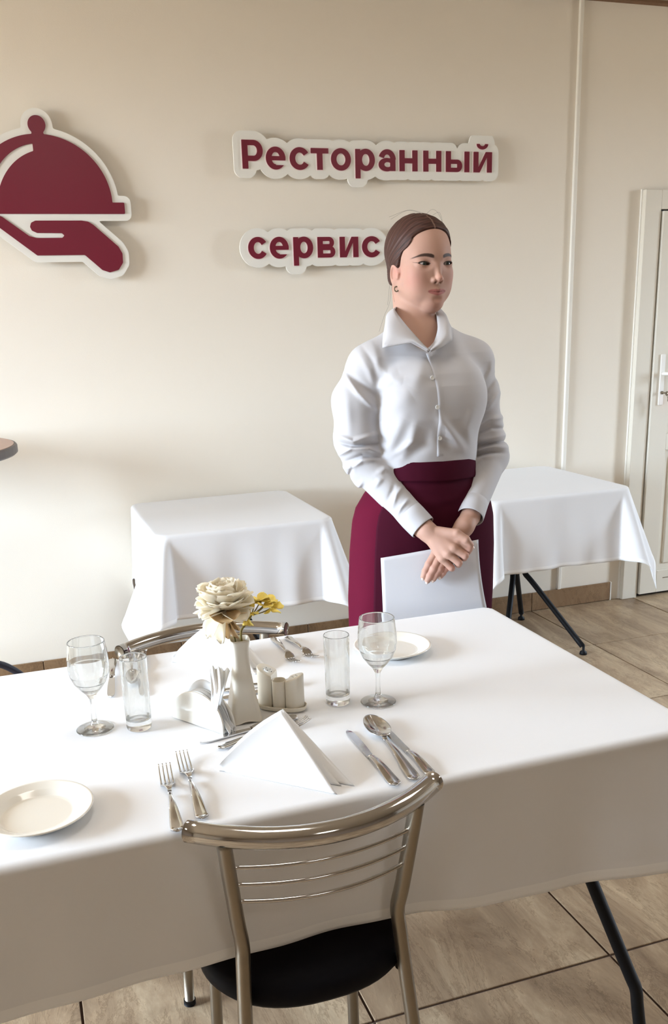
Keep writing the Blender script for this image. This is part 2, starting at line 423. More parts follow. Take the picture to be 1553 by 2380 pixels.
mk('door_handle', v, f, M_hand, leaf)
v, f = lathe_geo([(.0001, 0), (.008, 0), (.008, .006), (.0001, .006)], 20)
lk = mk('lock_cylinder', np.array([[a, -c, b] for a, b, c in v]) + np.array([.148, -.053, 1.065]), f, M_nickel, leaf)
ky = empty('key', (DOOR[0] + .148, YB - .06, 1.065)); tag(ky, 'small metal key with red plastic tag hanging in the door lock', 'key')
boxo('key_blade', (-.0012, .0012, -.022, .004, -.004, .004), M_nickel, ky, .0005)
v, f = lathe_geo([(.0001, 0), (.011, 0), (.011, .0022), (.0001, .0022)], 20)
mk('key_bow', np.array([[c, a, b] for a, b, c in v]) + np.array([-.001, -.032, -.002]), f, M_nickel, ky)
a_ = np.linspace(0, 2 * PI, 24)
tube('key_ring', np.stack([.012 + .012 * np.cos(a_), -.034 + 0 * a_, -.012 + .012 * np.sin(a_)], -1)[:-1], .0011, M_nickel, ky, closed=True, seg=8)
ky2 = boxo('spare_key', (.004, .007, -.036, -.033, -.040, -.016), M_nickel, ky, .0005)
bm = bmesh.new(); box(bm, .020, .042, -.038, -.034, -.085, -.026, bev=.0018); tg = bmk('key_tag', bm, mat('red_plastic', srgb(205, 30, 62), .35), ky); tg['label'] = 'red plastic tag'

# ------------------------------------------------------------------ flat shapes from 2D distance functions
def contour_mesh(name, f, lo, hi, h, y0, y1, m, parent):
    """prism standing in the x-z plane between y0 and y1 whose outline is the zero line of f(x,z)"""
    xs = np.arange(lo[0], hi[0] + h, h); zs = np.arange(lo[1], hi[1] + h, h)
    X, Z = np.meshgrid(xs, zs, indexing='ij'); V = f(X, Z); ins = V < 0
    c = ins[:-1, :-1].astype(int) + ins[1:, :-1] + ins[:-1, 1:] + ins[1:, 1:]
    cells = np.argwhere((c > 0) & (c < 4)); idm = -np.ones(c.shape, int); idm[cells[:, 0], cells[:, 1]] = range(len(cells))
    pts = []
    for i, j in cells:
        q = []
        for (a, b) in (((i, j), (i + 1, j)), ((i, j), (i, j + 1)), ((i + 1, j), (i + 1, j + 1)), ((i, j + 1), (i + 1, j + 1))):
            va, vb = V[a], V[b]
            if (va < 0) != (vb < 0):
                t = va / (va - vb); q.append((xs[a[0]] + (xs[b[0]] - xs[a[0]]) * t, zs[a[1]] + (zs[b[1]] - zs[a[1]]) * t))
        pts.append(np.mean(q, 0))
    nb = [[] for _ in cells]
    for e in np.argwhere(ins[:-1, 1:-1] != ins[1:, 1:-1]):
        i, j = e[0], e[1] + 1; a, b = idm[i, j - 1], idm[i, j]; nb[a].append(b); nb[b].append(a)
    for e in np.argwhere(ins[1:-1, :-1] != ins[1:-1, 1:]):
        i, j = e[0] + 1, e[1]; a, b = idm[i - 1, j], idm[i, j]; nb[a].append(b); nb[b].append(a)
    used = set(); cu = bpy.data.curves.new(name, 'CURVE'); cu.dimensions = '2D'; cu.fill_mode = 'BOTH'; cu.extrude = abs(y1 - y0) / 2
    for s in range(len(pts)):
        if s in used or len(nb[s]) < 2: continue
        loop = [s]; used.add(s); cur = s
        while True:
            nx = [k for k in nb[cur] if k not in used]
            if not nx: break
            cur = nx[0]; used.add(cur); loop.append(cur)
        if len(loop) < 4: continue
        P = np.array([pts[k] for k in loop])
        for _ in range(1): P = .25 * np.roll(P, 1, 0) + .5 * P + .25 * np.roll(P, -1, 0)
        keep = []
        for k in range(len(P)):
            a, b, c2 = P[k - 1], P[k], P[(k + 1) % len(P)]
            if k % 3 == 0 or abs((b - a)[0] * (c2 - b)[1] - (b - a)[1] * (c2 - b)[0]) > 2e-3 * h * h * 20: keep.append(P[k])
        sp = cu.splines.new('POLY'); sp.points.add(len(keep) - 1); sp.use_cyclic_u = True
        for k, p in enumerate(keep): sp.points[k].co = (p[0], p[1], 0, 1)
    tmp = bpy.data.objects.new('tmp', cu); COL.objects.link(tmp)
    bpy.context.view_layer.update()
    me = bpy.data.meshes.new_from_object(tmp.evaluated_get(bpy.context.evaluated_depsgraph_get())); bpy.data.objects.remove(tmp); bpy.data.curves.remove(cu)
    me.transform(Matrix.Translation((0, (y0 + y1) / 2, 0)) @ Matrix.Rotation(PI / 2, 4, 'X')); me.name = name; me.materials.clear()
    return link(name, me, m, parent)
def s2(x, z, a, b, r=0):       # segment
    ax, az = a; bx, bz = b; dx, dz = bx - ax, bz - az
    t = np.clip(((x - ax) * dx + (z - az) * dz) / (dx * dx + dz * dz), 0, 1); return np.hypot(x - ax - t * dx, z - az - t * dz) - r
def b2(x, z, x0, x1, z0, z1):
    qx = np.abs(x - (x0 + x1) / 2) - (x1 - x0) / 2; qz = np.abs(z - (z0 + z1) / 2) - (z1 - z0) / 2
    return np.hypot(np.maximum(qx, 0), np.maximum(qz, 0)) + np.minimum(np.maximum(qx, qz), 0)
def el2(x, z, cx, cz, rx, rz):
    k0 = np.hypot((x - cx) / rx, (z - cz) / rz) + 1e-9; k1 = np.hypot((x - cx) / rx ** 2, (z - cz) / rz ** 2) + 1e-9; return k0 * (k0 - 1) / k1
def poly2(x, z, P):
    d = np.full(x.shape, 1e9); s = np.ones(x.shape); n = len(P)
    for i in range(n):
        a, b = P[i], P[(i + 1) % n]
        d = np.minimum(d, s2(x, z, a, b))
        c1 = z >= a[1]; c2 = z < b[1]; c3 = (b[0] - a[0]) * (z - a[1]) > (b[1] - a[1]) * (x - a[0])
        fl_ = (c1 & c2 & c3) | (~c1 & ~c2 & ~c3); s[fl_] *= -1
    return d * s
TV, TH = .0235, .0195          # stem and bar thickness
XH = .0815
def ring(x, z, x0, x1, z0, z1):
    cx, cz = (x0 + x1) / 2, (z0 + z1) / 2; rx, rz = (x1 - x0) / 2, (z1 - z0) / 2
    return np.maximum(el2(x, z, cx, cz, rx, rz), -el2(x, z, cx, cz, rx - TV, rz - TH))
def glyph(ch, x, z, w):
    mn = np.minimum; mxm = np.maximum; o = .0018
    if ch == 'o': return ring(x, z, 0, w, -o, XH + o)
    if ch == 'c':
        r = ring(x, z, 0, w * 1.08, -o, XH + o)
        return mxm(r, -poly2(x, z, [(w * .50, XH * .5), (w * 1.6, XH * 1.12), (w * 1.6, -XH * .12)]))
    if ch == 'e':
        r = ring(x, z, 0, w, -o, XH + o)
        r = mxm(r, -b2(x, z, w * .5, w * 2, XH * .18, XH * .405))
        r = mxm(r, -poly2(x, z, [(w * .5, XH * .42), (w * 1.6, XH * .42), (w * 1.6, -XH * .2)]) )
        r = mn(r, mxm(b2(x, z, TV * .4, w, XH * .40, XH * .40 + .0155), el2(x, z, w / 2, XH / 2, w / 2 + .0003, XH / 2 + o)))
        return r
    if ch == 'p': return mn(b2(x, z, 0, TV * .93, -.0305, XH), ring(x, z, .006, w, -o, XH + o))
    if ch == 'P':
        cap = .106; zb = .0285
        out = mxm(b2(x, z, 0, w, zb, cap), -1e9 * np.ones_like(x)); R = (cap - zb) / 2; cz = (cap + zb) / 2
        lob = mn(b2(x, z, .01, w - R, zb, cap), el2(x, z, w - R, cz, R, R)); inn = mn(b2(x, z, TV, w - R, zb + TH, cap - TH), el2(x, z, w - R, cz, R - TV, R - TH))
        inn = mxm(inn, TV - x)
        return mn(b2(x, z, 0, TV, 0, cap), mxm(lob, -inn))
    if ch == 't': return mn(b2(x, z, 0, w, XH - TH, XH), b2(x, z, w / 2 - TV / 2, w / 2 + TV / 2, 0, XH))
    if ch == 'n': return mn(mn(b2(x, z, 0, TV, 0, XH), b2(x, z, w - TV, w, 0, XH)), b2(x, z, 0, w, XH * .5 - TH * .5, XH * .5 + TH * .5))
    if ch in 'iy':
        d = mn(mn(b2(x, z, 0, TV, 0, XH), b2(x, z, w - TV, w, 0, XH)), poly2(x, z, [(TV * .55, 0), (TV * 1.28, 0), (w - TV * .55, XH), (w - TV * 1.28, XH)]))
        if ch == 'y':
            c = w * .47; cz = XH + .0315
            d = mn(d, mxm(mxm(el2(x, z, c, cz, .0275, .0215), -el2(x, z, c, cz, .0125, .0085)), z - cz))
        return d
    if ch == 'Y':      # the letter yery: bowl part and separate stem
        wb = w * .69; R = XH * .60 / 2
        lob = mn(b2(x, z, 0, wb - R, 0, 2 * R), el2(x, z, wb - R, R, R, R)); inn = mxm(mn(b2(x, z, TV, wb - R, TH * .85, 2 * R - TH * .85), el2(x, z, wb - R, R, R - TV, R - TH * .85)), TV - x)
        return mn(mn(b2(x, z, 0, TV, 0, XH), mxm(lob, -inn)), b2(x, z, w - TV, w, 0, XH))
    if ch == 'v':
        def lobe(z0, z1, ww):
            R = (z1 - z0) / 2; cz = (z0 + z1) / 2; t = TH * .82
            return mxm(mn(b2(x, z, 0, ww - R, z0, z1), el2(x, z, ww - R, cz, R, R)), -mxm(mn(b2(x, z, TV, ww - R, z0 + t, z1 - t), el2(x, z, ww - R, cz, max(R - TV, .003), R - t)), TV - x))
        return mn(b2(x, z, 0, TV, 0, XH), mn(lobe(0, XH * .56, w), lobe(XH * .46, XH, w * .94)))
    if ch == 'a':
        r = mxm(ring(x, z, .0, w * 1.02, XH * .03, XH + o), -poly2(x, z, [(w * .5, XH * .55), (-w, XH * .98), (-w, -XH * 1.), (w * 2, -XH), (w * 2, XH * .55)]))
        r = mxm(r, XH * .5 - z)
        d = mn(r, b2(x, z, w - TV, w, 0, XH * .62))
        bw = mxm(el2(x, z, w * .49, XH * .295, w * .49, XH * .295 + o), -el2(x, z, w * .54, XH * .30, w * .49 - TV * .92, XH * .295 - TH * .72))
        d2 = mn(bw, mxm(b2(x, z, w * .5, w * .9, XH * .595 - TH * .72, XH * .595), -1e9 * np.ones_like(x)))
        return mn(d, mxm(d2, x - w))
SY = YB - .038                     # front of the boards
def word_sign(label, letters, base, off):
    root = empty('wall_sign', (letters[0][1], YB, base)); tag(root, label, 'sign', 'maroon signs on the back wall')
    x0 = letters[0][1]
    def union(X, Z):
        d = np.full(X.shape, 1e3)
        for ch, a, b in letters: d = np.minimum(d, glyph(ch, X - (a - x0), Z, b - a))
        return d
    wtot = letters[-1][2] - x0
    bd = contour_mesh('backing_board', lambda X, Z: union(X, Z) - off, (-off - .02, -.10), (wtot + off + .02, .19), .0025, -.036, -.026, M_signw, root); bd['label'] = 'white backing board'
    boxo('spacer', (.1, .14, -.026, 0, .02, .06), M_signw, root); boxo('spacer', (wtot - .14, wtot - .1, -.026, 0, .02, .06), M_signw, root)
    for ch, a, b in letters:
        g = lambda X, Z: glyph(ch, X - (a - x0), Z, b - a)
        contour_mesh('letter_rim', lambda X, Z: g(X, Z) - .0022, (a - x0 - .01, -.045), (b - x0 + .01, .13), .0013, -.0385, -.036, M_signe, root)
        contour_mesh('letter', g, (a - x0 - .01, -.045), (b - x0 + .01, .13), .0011, -.041, -.0385, M_maroon, root)
word_sign('white cut-out board with maroon upper word in large letters', [('P', .972, 1.058), ('e', 1.070, 1.152), ('c', 1.170, 1.250), ('t', 1.261, 1.337), ('o', 1.348, 1.435), ('p', 1.455, 1.542), ('a', 1.559, 1.635), ('n', 1.654, 1.737), ('n', 1.764, 1.848), ('Y', 1.870, 1.982), ('y', 2.002, 2.091)], 2.0640, .034)
word_sign('white cut-out board with shorter maroon word beside the head of the person', [('c', .977, 1.054), ('e', 1.069, 1.150), ('p', 1.171, 1.257), ('v', 1.277, 1.355), ('i', 1.376, 1.460), ('c', 1.477, 1.559)], 1.7230, .034)
# emblem: domed dish cover above an open hand
em = empty('wall_sign', (.193, YB, 1.894)); tag(em, 'round emblem board with maroon dish cover resting above an open hand', 'sign', 'maroon signs on the back wall')
def dome(X, Z):
    d = np.maximum(el2(X, Z, 0, .040, .252, .238), .040 - Z)
    d = np.minimum(d, b2(X, Z, -.297, .297, 0, .041)); d = np.minimum(d, el2(X, Z, 0, .309, .032, .032)); d = np.minimum(d, b2(X, Z, -.021, .021, .26, .29))
    hl = np.maximum(el2(X, Z, .0, .02, .198, .226), -el2(X, Z, .030, .0, .205, .226)); hl = np.maximum(hl, np.maximum(X + .022, .075 - Z))
    return np.maximum(d, -hl)
def handshape(X, Z):
    q = lambda a, b: (a - .193, b - 1.894)
    P = [q(.030, 1.882), q(.121, 1.813), q(.146, 1.806), q(.244, 1.806), q(.2545, 1.8165), q(.244, 1.827), q(.152, 1.828), q(.135, 1.836), q(.130, 1.848), q(.135, 1.861), q(.150, 1.868), q(.321, 1.868), q(.345, 1.864), q(.363, 1.853), q(.451, 1.773), q(.464, 1.748), q(.463, 1.715), q(.445, 1.690), q(.411, 1.681), q(.384, 1.690), q(.322, 1.747), q(.144, 1.747), q(.020, 1.846), q(.004, 1.862), q(.004, 1.880), q(.016, 1.887)]
    return poly2(X, Z, P) - .002
both = lambda X, Z: np.minimum(dome(X, Z), handshape(X, Z))
eb = contour_mesh('backing_board', lambda X, Z: np.minimum(np.minimum(both(X, Z) - .025, b2(X, Z, -.2, .12, -.03, .02)), el2(X, Z, -.05, .12, .15, .15)), (-.36, -.28), (.36, .40), .004, -.036, -.026, M_signw, em); eb['label'] = 'white backing board'
o_ = contour_mesh('dish_cover', dome, (-.32, -.02), (.32, .36), .0022, -.041, -.036, M_maroon, em)
o_ = contour_mesh('hand_emblem', handshape, (-.22, -.25), (.30, .02), .0022, -.041, -.036, M_maroon, em)
boxo('spacer', (-.02, .02, -.026, 0, .05, .09), M_signw, em)
# ------------------------------------------------------------------ tables and cloths
def cloth_mesh(cx, cy, w, d, over, top, corners, wav=.006, flare=.03, n=150, rr=.035, seed=0, push=None):
    """square cloth on a rectangular top. corners: dict (sx,sy)->(Amax deg, azimuth shift deg)"""
    r = .010; hw, hd = w / 2, d / 2
    us = np.linspace(-hw - over, hw + over, int(n * (w + 2 * over) / (w + 2 * over))); vs = np.linspace(-hd - over, hd + over, int(n * (d + 2 * over) / (w + 2 * over)))
    # denser near the edges
    P = np.zeros((len(us), len(vs), 3)); ph = seed * 1.7
    for i, u in enumerate(us):
        for j, v in enumerate(vs):
            sx = 1 if u > 0 else -1; sy = 1 if v > 0 else -1
            a = abs(u) - hw; b = abs(v) - hd
            # rounded plan corners of the table top
            qa, qb = a + rr, b + rr
            if qa <= 0 or qb <= 0:
                s = max(a, b)
                if s <= 0: P[i, j] = (u, v, 0); continue
                A0 = 0.; nx, ny = (sx, 0) if a > b else (0, sy)
                bx, by = (sx * hw, v) if a > b else (u, sy * hd)
                lat = v if a > b else u
                th = None
            else:
                q = math.hypot(qa, qb); s = q - rr; th = math.atan2(qb, qa)
                if s <= 0: P[i, j] = (u, v, 0); continue
                nx, ny = sx * math.cos(th), sy * math.sin(th)
                bx, by = sx * (hw - rr) + nx * rr, sy * (hd - rr) + ny * rr
            # roll over the edge
            arc = r * PI / 2
            if s < arc:
                t = s / r; P[i, j] = (bx + nx * r * math.sin(t), by + ny * r * math.sin(t), -r * (1 - math.cos(t))); continue
            L = s - arc; bx += nx * r; by += ny * r
            eb = min(hw + over - abs(u), hd + over - abs(v))
            if eb < .020: bx += nx * .0014; by += ny * .0014
            if th is None:
                fl_ = flare + wav * math.sin(lat * 17 + ph + (0 if a > b else 2)) / over + .5 * wav / over * math.sin(lat * 41 + ph * 2)
                ang = fl_
                edge = (hd - rr - abs(v)) if a > b else (hw - rr - abs(u))
                bl = max(0, 1 - edge / .12); bl = bl * bl * (3 - 2 * bl); ang = ang * (1 - bl) + flare * bl
                out = L * math.sin(ang)
                P[i, j] = (bx + nx * out, by + ny * out, -r - L * math.cos(ang))
            else:
                Am, sh = corners[(sx, sy)]
                A = math.radians(Am) * max(math.sin(2 * th), 0) ** .65 * (1 - .40 * max(math.sin(2 * th), 0) ** 4); A = max(A, 0) + flare
                dg = math.atan2(sy, sx); az0 = math.atan2(ny, nx)
                # azimuth bunches towards the diagonal as the fold opens
                dl = (az0 - dg + PI) % (2 * PI) - PI
                k = math.sin(2 * th)
                az = dg + dl * (1 - .05 * k) + math.radians(sh) * k
                # drawn together: the cone of cloth gathers towards the corner
                g = 1 - .55 * k * min(1, L / over)
                tx, ty = -math.sin(dg), math.cos(dg)
                P[i, j] = (bx + math.cos(az) * L * math.sin(A), by + math.sin(az) * L * math.sin(A), -r - L * math.cos(A))
    V = P.reshape(-1, 3) + np.array([cx, cy, top])
    if push is not None: V = push(V)
    F = grid_faces(len(us), len(vs))
    E_ = np.minimum(hw + over - np.abs(us)[:, None], hd + over - np.abs(vs)[None, :]).ravel()
    return V, F, E_[F].max(1) < .0225
def tablecloth(label, group, *a, **k):
    V, F, hm = cloth_mesh(*a, **k); c = (a[0], a[1], a[5] - .0)
    o = mk('tablecloth', V - np.array(c), F, M_cloth); o.location = c
    o.data.materials.append(M_hem); o.data.polygons.foreach_set('material_index', hm.astype(np.int32))
    solid(o, .0016, 1); tag(o, label, 'tablecloth', group); return o
TT = .7485
def hem(o, V=None): pass

# main table -----------------------------------------------------------------
MX0, MX1, MY0, MY1 = -.38, 1.078, 1.196, 1.955
mt = empty('dining_table', ((MX0 + MX1) / 2, (MY0 + MY1) / 2, 0)); tag(mt, 'long dining table with black bent tube legs set for two', 'table')
mw, md_ = (MX1 - MX0) / 2, (MY1 - MY0) / 2
boxo('table_top', (-mw, mw, -md_, md_, .722, .7465), mat('laminate', srgb(170, 130, 100), .5), mt, .006)
def flat_leg(name, P, parent, w=.0150, seg=14):
    v, f = tube_geo(catmull(P, 7), w, seg, flat=(1, .80), up=(.6, -.8, .1)); return mk(name, v, f, M_blackm, parent)
mc = np.array([(MX0 + MX1) / 2, (MY0 + MY1) / 2, 0])
for sx in (1, -1):
    for sy in (-1, 1):
        K = np.array([1.012, 1.222, .190]) - mc; Q = np.array([.962, 1.300, .377]) - mc; A = np.array([.875, 1.44, .715]) - mc; F0 = np.array([1.030, 1.203, .012]) - mc
        pts = [A, A * .35 + Q * .65, Q, K + (Q - K) * .18, K, K + (F0 - K) * .2, (K + F0) / 2, F0]
        P = [(p[0] * sx, -p[1] * sy * 1.0 if sy == 1 else p[1], p[2]) for p in pts]
        flat_leg('leg', P, mt)
    boxo('leg_plate', (sx * .30 - .05 + .1 * (sx < 0) * 0, sx * .30 + .05, -.2, .2, .716, .722), M_blackm, mt, .002)
def push(V):
    # the near chair back leans against the hanging side
    x, y, z = V[:, 0], V[:, 1], V[:, 2]
    m = (y < MY0 + .002) & (z < .74)
    dd = np.zeros(len(V))
    dd[m] = .016 * np.exp(-((x[m] - .345) / .26) ** 4) * np.clip((.74 - z[m]) / .05, 0, 1)
    V = V.copy(); V[:, 1] += dd
    mm = (y < MY0 + .002) & (z < .73) & (x > .55)
    V[mm, 1] -= (.055 * np.clip((x[mm] - .55) / .55, 0, 1.2) ** 1.3 + .006 * np.sin((x[mm] - .55) * 14)) * (.73 - z[mm]) / .2
    return V
tablecloth('large white cloth covering the long table in the foreground', None, (MX0 + MX1) / 2, (MY0 + MY1) / 2, MX1 - MX0, MY1 - MY0, .243, TT + .0005,
           {(1, -1): (16, 10), (1, 1): (30, 0), (-1, 1): (30, 0), (-1, -1): (30, 0)}, wav=.004, flare=.03, n=300, rr=.02, seed=1, push=push)

# the two small square tables by the wall ---------------------------------------
def square_table(x, y, w, label):
    t = empty('square_table', (x, y, 0)); tag(t, label, 'table', 'small square tables by the wall')
    boxo('table_top', (-w / 2, w / 2, -w / 2, w / 2, .718, .7465), bpy.data.materials['laminate'], t, .012)
    boxo('mounting_plate', (-.14, .14, -.14, .14, .710, .718), M_blackm, t, .002)
    for sx in (-1, 1):
        for sy in (-1, 1):
            P = [(sx * .022, sy * .022, .71), (sx * .022, sy * .022, .55), (sx * .022, sy * .024, .40), (sx * .030, sy * .036, .34), (sx * .060, sy * .080, .285), (sx * .197, sy * .262, .036)]
            v, f = tube_geo(catmull(P, 6), .0125, 12); lg = mk('leg', v, f, M_blackm, t)
            v, f = lathe_geo([(.0001, 0), (.017, 0), (.015, .012), (.006, .018), (.006, .042), (.0001, .046)], 16, (sx * .200, sy * .266, 0))
            mk('foot', v, f, M_blackm, lg)
    return t
square_table(.745, 3.500, .66, 'small square table left of the person, under a white cloth')
tablecloth('white cloth on the square table left of the person', 'white cloths on the small square tables', .745, 3.500, .665, .665, .318, TT + .0005,
           {(1, -1): (23, 4), (1, 1): (2, 0), (-1, 1): (3, 0), (-1, -1): (38, 6)}, wav=.012, flare=.035, n=150, rr=.045, seed=2)
square_table(2.062, 3.500, .64, 'small square table right of the person, its black legs showing')
tablecloth('white cloth on the square table right of the person, near the door', 'white cloths on the small square tables', 2.077, 3.500, .665, .665, .312, TT + .0005,
           {(1, -1): (27, -4), (1, 1): (4, 0), (-1, 1): (4, 0), (-1, -1): (26, 0)}, wav=.010, flare=.035, n=150, rr=.045, seed=5)

# tall round table at the left edge ----------------------------------------------
rt = empty('round_table', (-.445, 3.40, .018)); tag(rt, 'tall round table with brown top and dark edge at the left border', 'table')
v, f = lathe_geo([(.0001, 1.036), (.423, 1.036), (.430, 1.042), (.430, 1.064), (.426, 1.069), (.0001, 1.069)], 72); o_ = mk('edge_band', v, f, mat('grey_edge', srgb(92, 86, 84), .5), rt, smooth=False)  # unseen part of the top widened to throw more shade on the wall
v, f = lathe_geo([(.0001, 1.0692), (.419, 1.0692), (.419, 1.0712), (.0001, 1.0712)], 72); mk('table_top', v, f, mat('brown_laminate', srgb(188, 158, 140), .5, noise=(12, .05)), rt, smooth=False)
M_navy = mat('navy_powder_coat', srgb(34, 38, 56), .45)
for k in range(4):
    a = .24 + k * PI / 2; c, s = math.cos(a), math.sin(a)
    P = [(.03, 1.03), (.03, .75), (.032, .5), (.045, .38), (.085, .31), (.16, .26), (.23, .215), (.285, .13), (.30, .012 - .018)]
    tube('leg', catmull([(1.3 * r * c, 1.3 * r * s, z) for r, z in P], 6), .0135, M_navy, rt)

# ------------------------------------------------------------------ chairs
def make_chair(label):
    ch = empty('dining_chair', (0, 0, 0)); tag(ch, label, 'chair', 'chrome chairs at the long table')
    def rail(x, dy=0): return -.188 + .075 * (x / .19) ** 2 + dy
    xs = np.linspace(-.196, .196, 25)
    P = np.array([(x, rail(x), .762) for x in xs])
    v, f = tube_geo(P, .0165, 24); rl = mk('top_rail', v, f, M_chrome, ch)
    for s in (-1, 1):
        n_ = np.array([s * .38 * 1.0, .079 * 2 * .9, 0]); e = P[-1 if s > 0 else 0]
        t = (P[-1] - P[-2]) if s > 0 else (P[0] - P[1]); t /= np.linalg.norm(t)
        v, f = tube_geo([e - t * .004, e + t * .0015], [.0158, .0150], 20); mk('end_cap', v, f, M_nickel, ch)
    for s in (-1, 1):
        P = catmull([(s * .151, -.143, .755), (s * .1455, -.136, .70), (s * .1345, -.122, .60), (s * .1285, -.115, .555), (s * .130, -.119, .52), (s * .136, -.135, .42), (s * .150, -.172, .2), (s * .162, -.205, .008)], 6)
        v, f = tube_geo(P, .0115, 16, flat=(1, 1.25), up=(0, 1, .0)); mk('rear_leg', v, f, M_nickel, ch)
        P = [(s * .128, .125, .455), (s * .134, .137, .3), (s * .140, .146, .012)]
        v, f = tube_geo(catmull(P, 4), .0112, 16); fg = mk('front_leg', v, f, M_nickel, ch)
        v, f = tube_geo([P[-1], (s * .1405, .1463, .0)], [.0135, .0135], 16); mk('foot_cap', v, f, M_blackm, fg)
        v, f = tube_geo([(s * .131, -.118, .445), (s * .130, 0, .446), (s * .128, .125, .445)], .009, 12); mk('seat_frame', v, f, M_nickel, ch)
    for z in (.706, .674, .642):
        t = (.755 - z) / .2; hx = .1490 - .020 * t; y0 = -.143 + .027 * t
        P = np.array([(x, y0 - .030 * (1 - (x / hx) ** 2), z) for x in np.linspace(-hx, hx, 17)])
        v, f = tube_geo(P, .0033, 10); mk('back_rod', v, f, M_chrome, ch)
    # padded seat with rounded back edge
    a = np.linspace(0, 2 * PI, 56, endpoint=False); rings = []
    def outline(k):
        x = .181 * np.sign(np.cos(a)) * np.abs(np.cos(a)) ** .82; y = np.where(np.sin(a) < 0, .150 * -np.abs(np.sin(a)) ** 1.0, .175 * np.abs(np.sin(a)) ** .72)
        return x * k, y * k
    for k, z in ((.001, .4335), (.86, .4335), (.955, .436), (.99, .444), (1.0, .455), (.99, .467), (.95, .477), (.85, .484), (.6, .488), (.001, .489)):
        x, y = outline(k)
        rings.append(np.stack([x, y, np.full(len(a), z) - .006 * (np.abs(x) < 9) * 0], -1))
    v, f = loft(rings); mk('seat', v, f, M_black, ch)
    return ch
near_ch = make_chair('chrome chair with black seat in the foreground, its back towards the viewer')
near_ch.location = (.357, 1.276, 0)
far_ch = copy_tree(near_ch); put(far_ch, (.350, 1.862, 0), PI, 'chrome chair across the table, its curved rail behind the far napkin')

# ------------------------------------------------------------------ things on the table
Z0 = TT + .0025
def plate(p, r, label):
    v, f = lathe_geo([(.0001, .002), (r * .55, .002), (r * .60, 0), (r * .64, .002), (r * .80, .009), (r * .97, .0165), (r, .0185), (r * .985, .0200), (r * .94, .0190), (r * .78, .0135), (r * .66, .0070), (r * .60, .0062), (.0001, .0062)], 80)
    o = mk('plate', v, f, M_ceram); o.location = (p[0], p[1], Z0); tag(o, label, 'plate', 'small white plates'); return o
plate((-.043, 1.308), .084, 'small round white plate at the left border of the picture')
plate((.728, 1.752), .086, 'small round white plate behind the right wine glass')
def wine(p, label):
    e = empty('wine_glass', (p[0], p[1], Z0)); tag(e, label, 'glass', 'clear wine glasses')
    outer = [(.0001, .0), (.0335, .0), (.0345, .0012), (.0335, .0024), (.020, .0052), (.0085, .010), (.0052, .018), (.0043, .030), (.0042, .050), (.0055, .062), (.0105, .071), (.0195, .081), (.0290, .094), (.0352, .109), (.0375, .124), (.0370, .142), (.0352, .158), (.0335, .1725)]
    inner = [(.0326, .1732), (.0316, .1722), (.0334, .158), (.0352, .142), (.0357, .124), (.0335, .110), (.0272, .0960), (.0180, .0840), (.0090, .0765), (.0001, .0742)]
    v, f = lathe_geo(outer + inner, 64)
    g = fixn(mk('glass_body', v, f, M_glass, e))
    return e
wine((.067, 1.601), 'clear wine glass at the left, in front of the far cutlery')
wine((.597, 1.511), 'clear wine glass at the right, in front of the plate')
def highball(p, label):
    e = empty('highball_glass', (p[0], p[1], Z0)); tag(e, label, 'glass', 'straight clear tumblers')
    prof = [(.0001, .001), (.020, .0), (.0225, .002), (.0232, .006), (.0240, .05), (.0248, .1395), (.0242, .1405), (.0234, .1395), (.0228, .05), (.0221, .024), (.018, .0185), (.0001, .0165)]
    v, f = lathe_geo(prof, 56); fixn(mk('glass_body', v, f, M_glass, e)); return e
highball((.145, 1.574), 'tall straight tumbler beside the left wine glass')
highball((.524, 1.538), 'tall straight tumbler beside the right wine glass')

# cutlery ------------------------------------------------------------------
def strip(stations, seg=10, th=.0016):
    """stations: (y, halfwidth, z, curl) -> closed flattish body along y"""
    rings = []
    for y, w, z, cu in stations:
        t = np.linspace(-1, 1, seg)
        up = np.stack([w * t, np.full(seg, y), z + th / 2 + cu * t * t + th * .5 * (1 - t * t)], -1)
        dn = np.stack([w * t[::-1], np.full(seg, y), z - th / 2 + cu * t[::-1] ** 2], -1)
        rings.append(np.vstack([up, dn]))
    return loft(rings)
def handle_geo(y0, y1, w0, w1, z0=.004, knob=True):
    st = []
    for t in np.linspace(0, 1, 22):
        w = w0 + (w1 - w0) * (3 * t * t - 2 * t ** 3); z = z0 + .0065 * math.sin(PI * min(1, t * 1.15)) * (1 - t) + .0008
        if t > .93: w *= math.sqrt(max(.02, 1 - ((t - .93) / .07) ** 2 * .92))
        st.append((y0 + (y1 - y0) * t, w, z, 0))
    return strip(st, th=.0030)
def rim_geo(y0, y1, w0, w1, z0=.004):
    pts = []
    for t in np.linspace(.45, 1, 16):
        w = (w0 + (w1 - w0) * (3 * t * t - 2 * t ** 3)) * .93
        if t > .93: w *= math.sqrt(max(.02, 1 - ((t - .93) / .07) ** 2 * .92))
        z = z0 + .0065 * math.sin(PI * min(1, t * 1.15)) * (1 - t) + .0018; pts.append((w, y0 + (y1 - y0) * t, z))
    full = pts + [(-x, y, z) for x, y, z in pts[::-1]]
    return tube_geo(full, .0008, 6)
CUT = 'stainless cutlery'
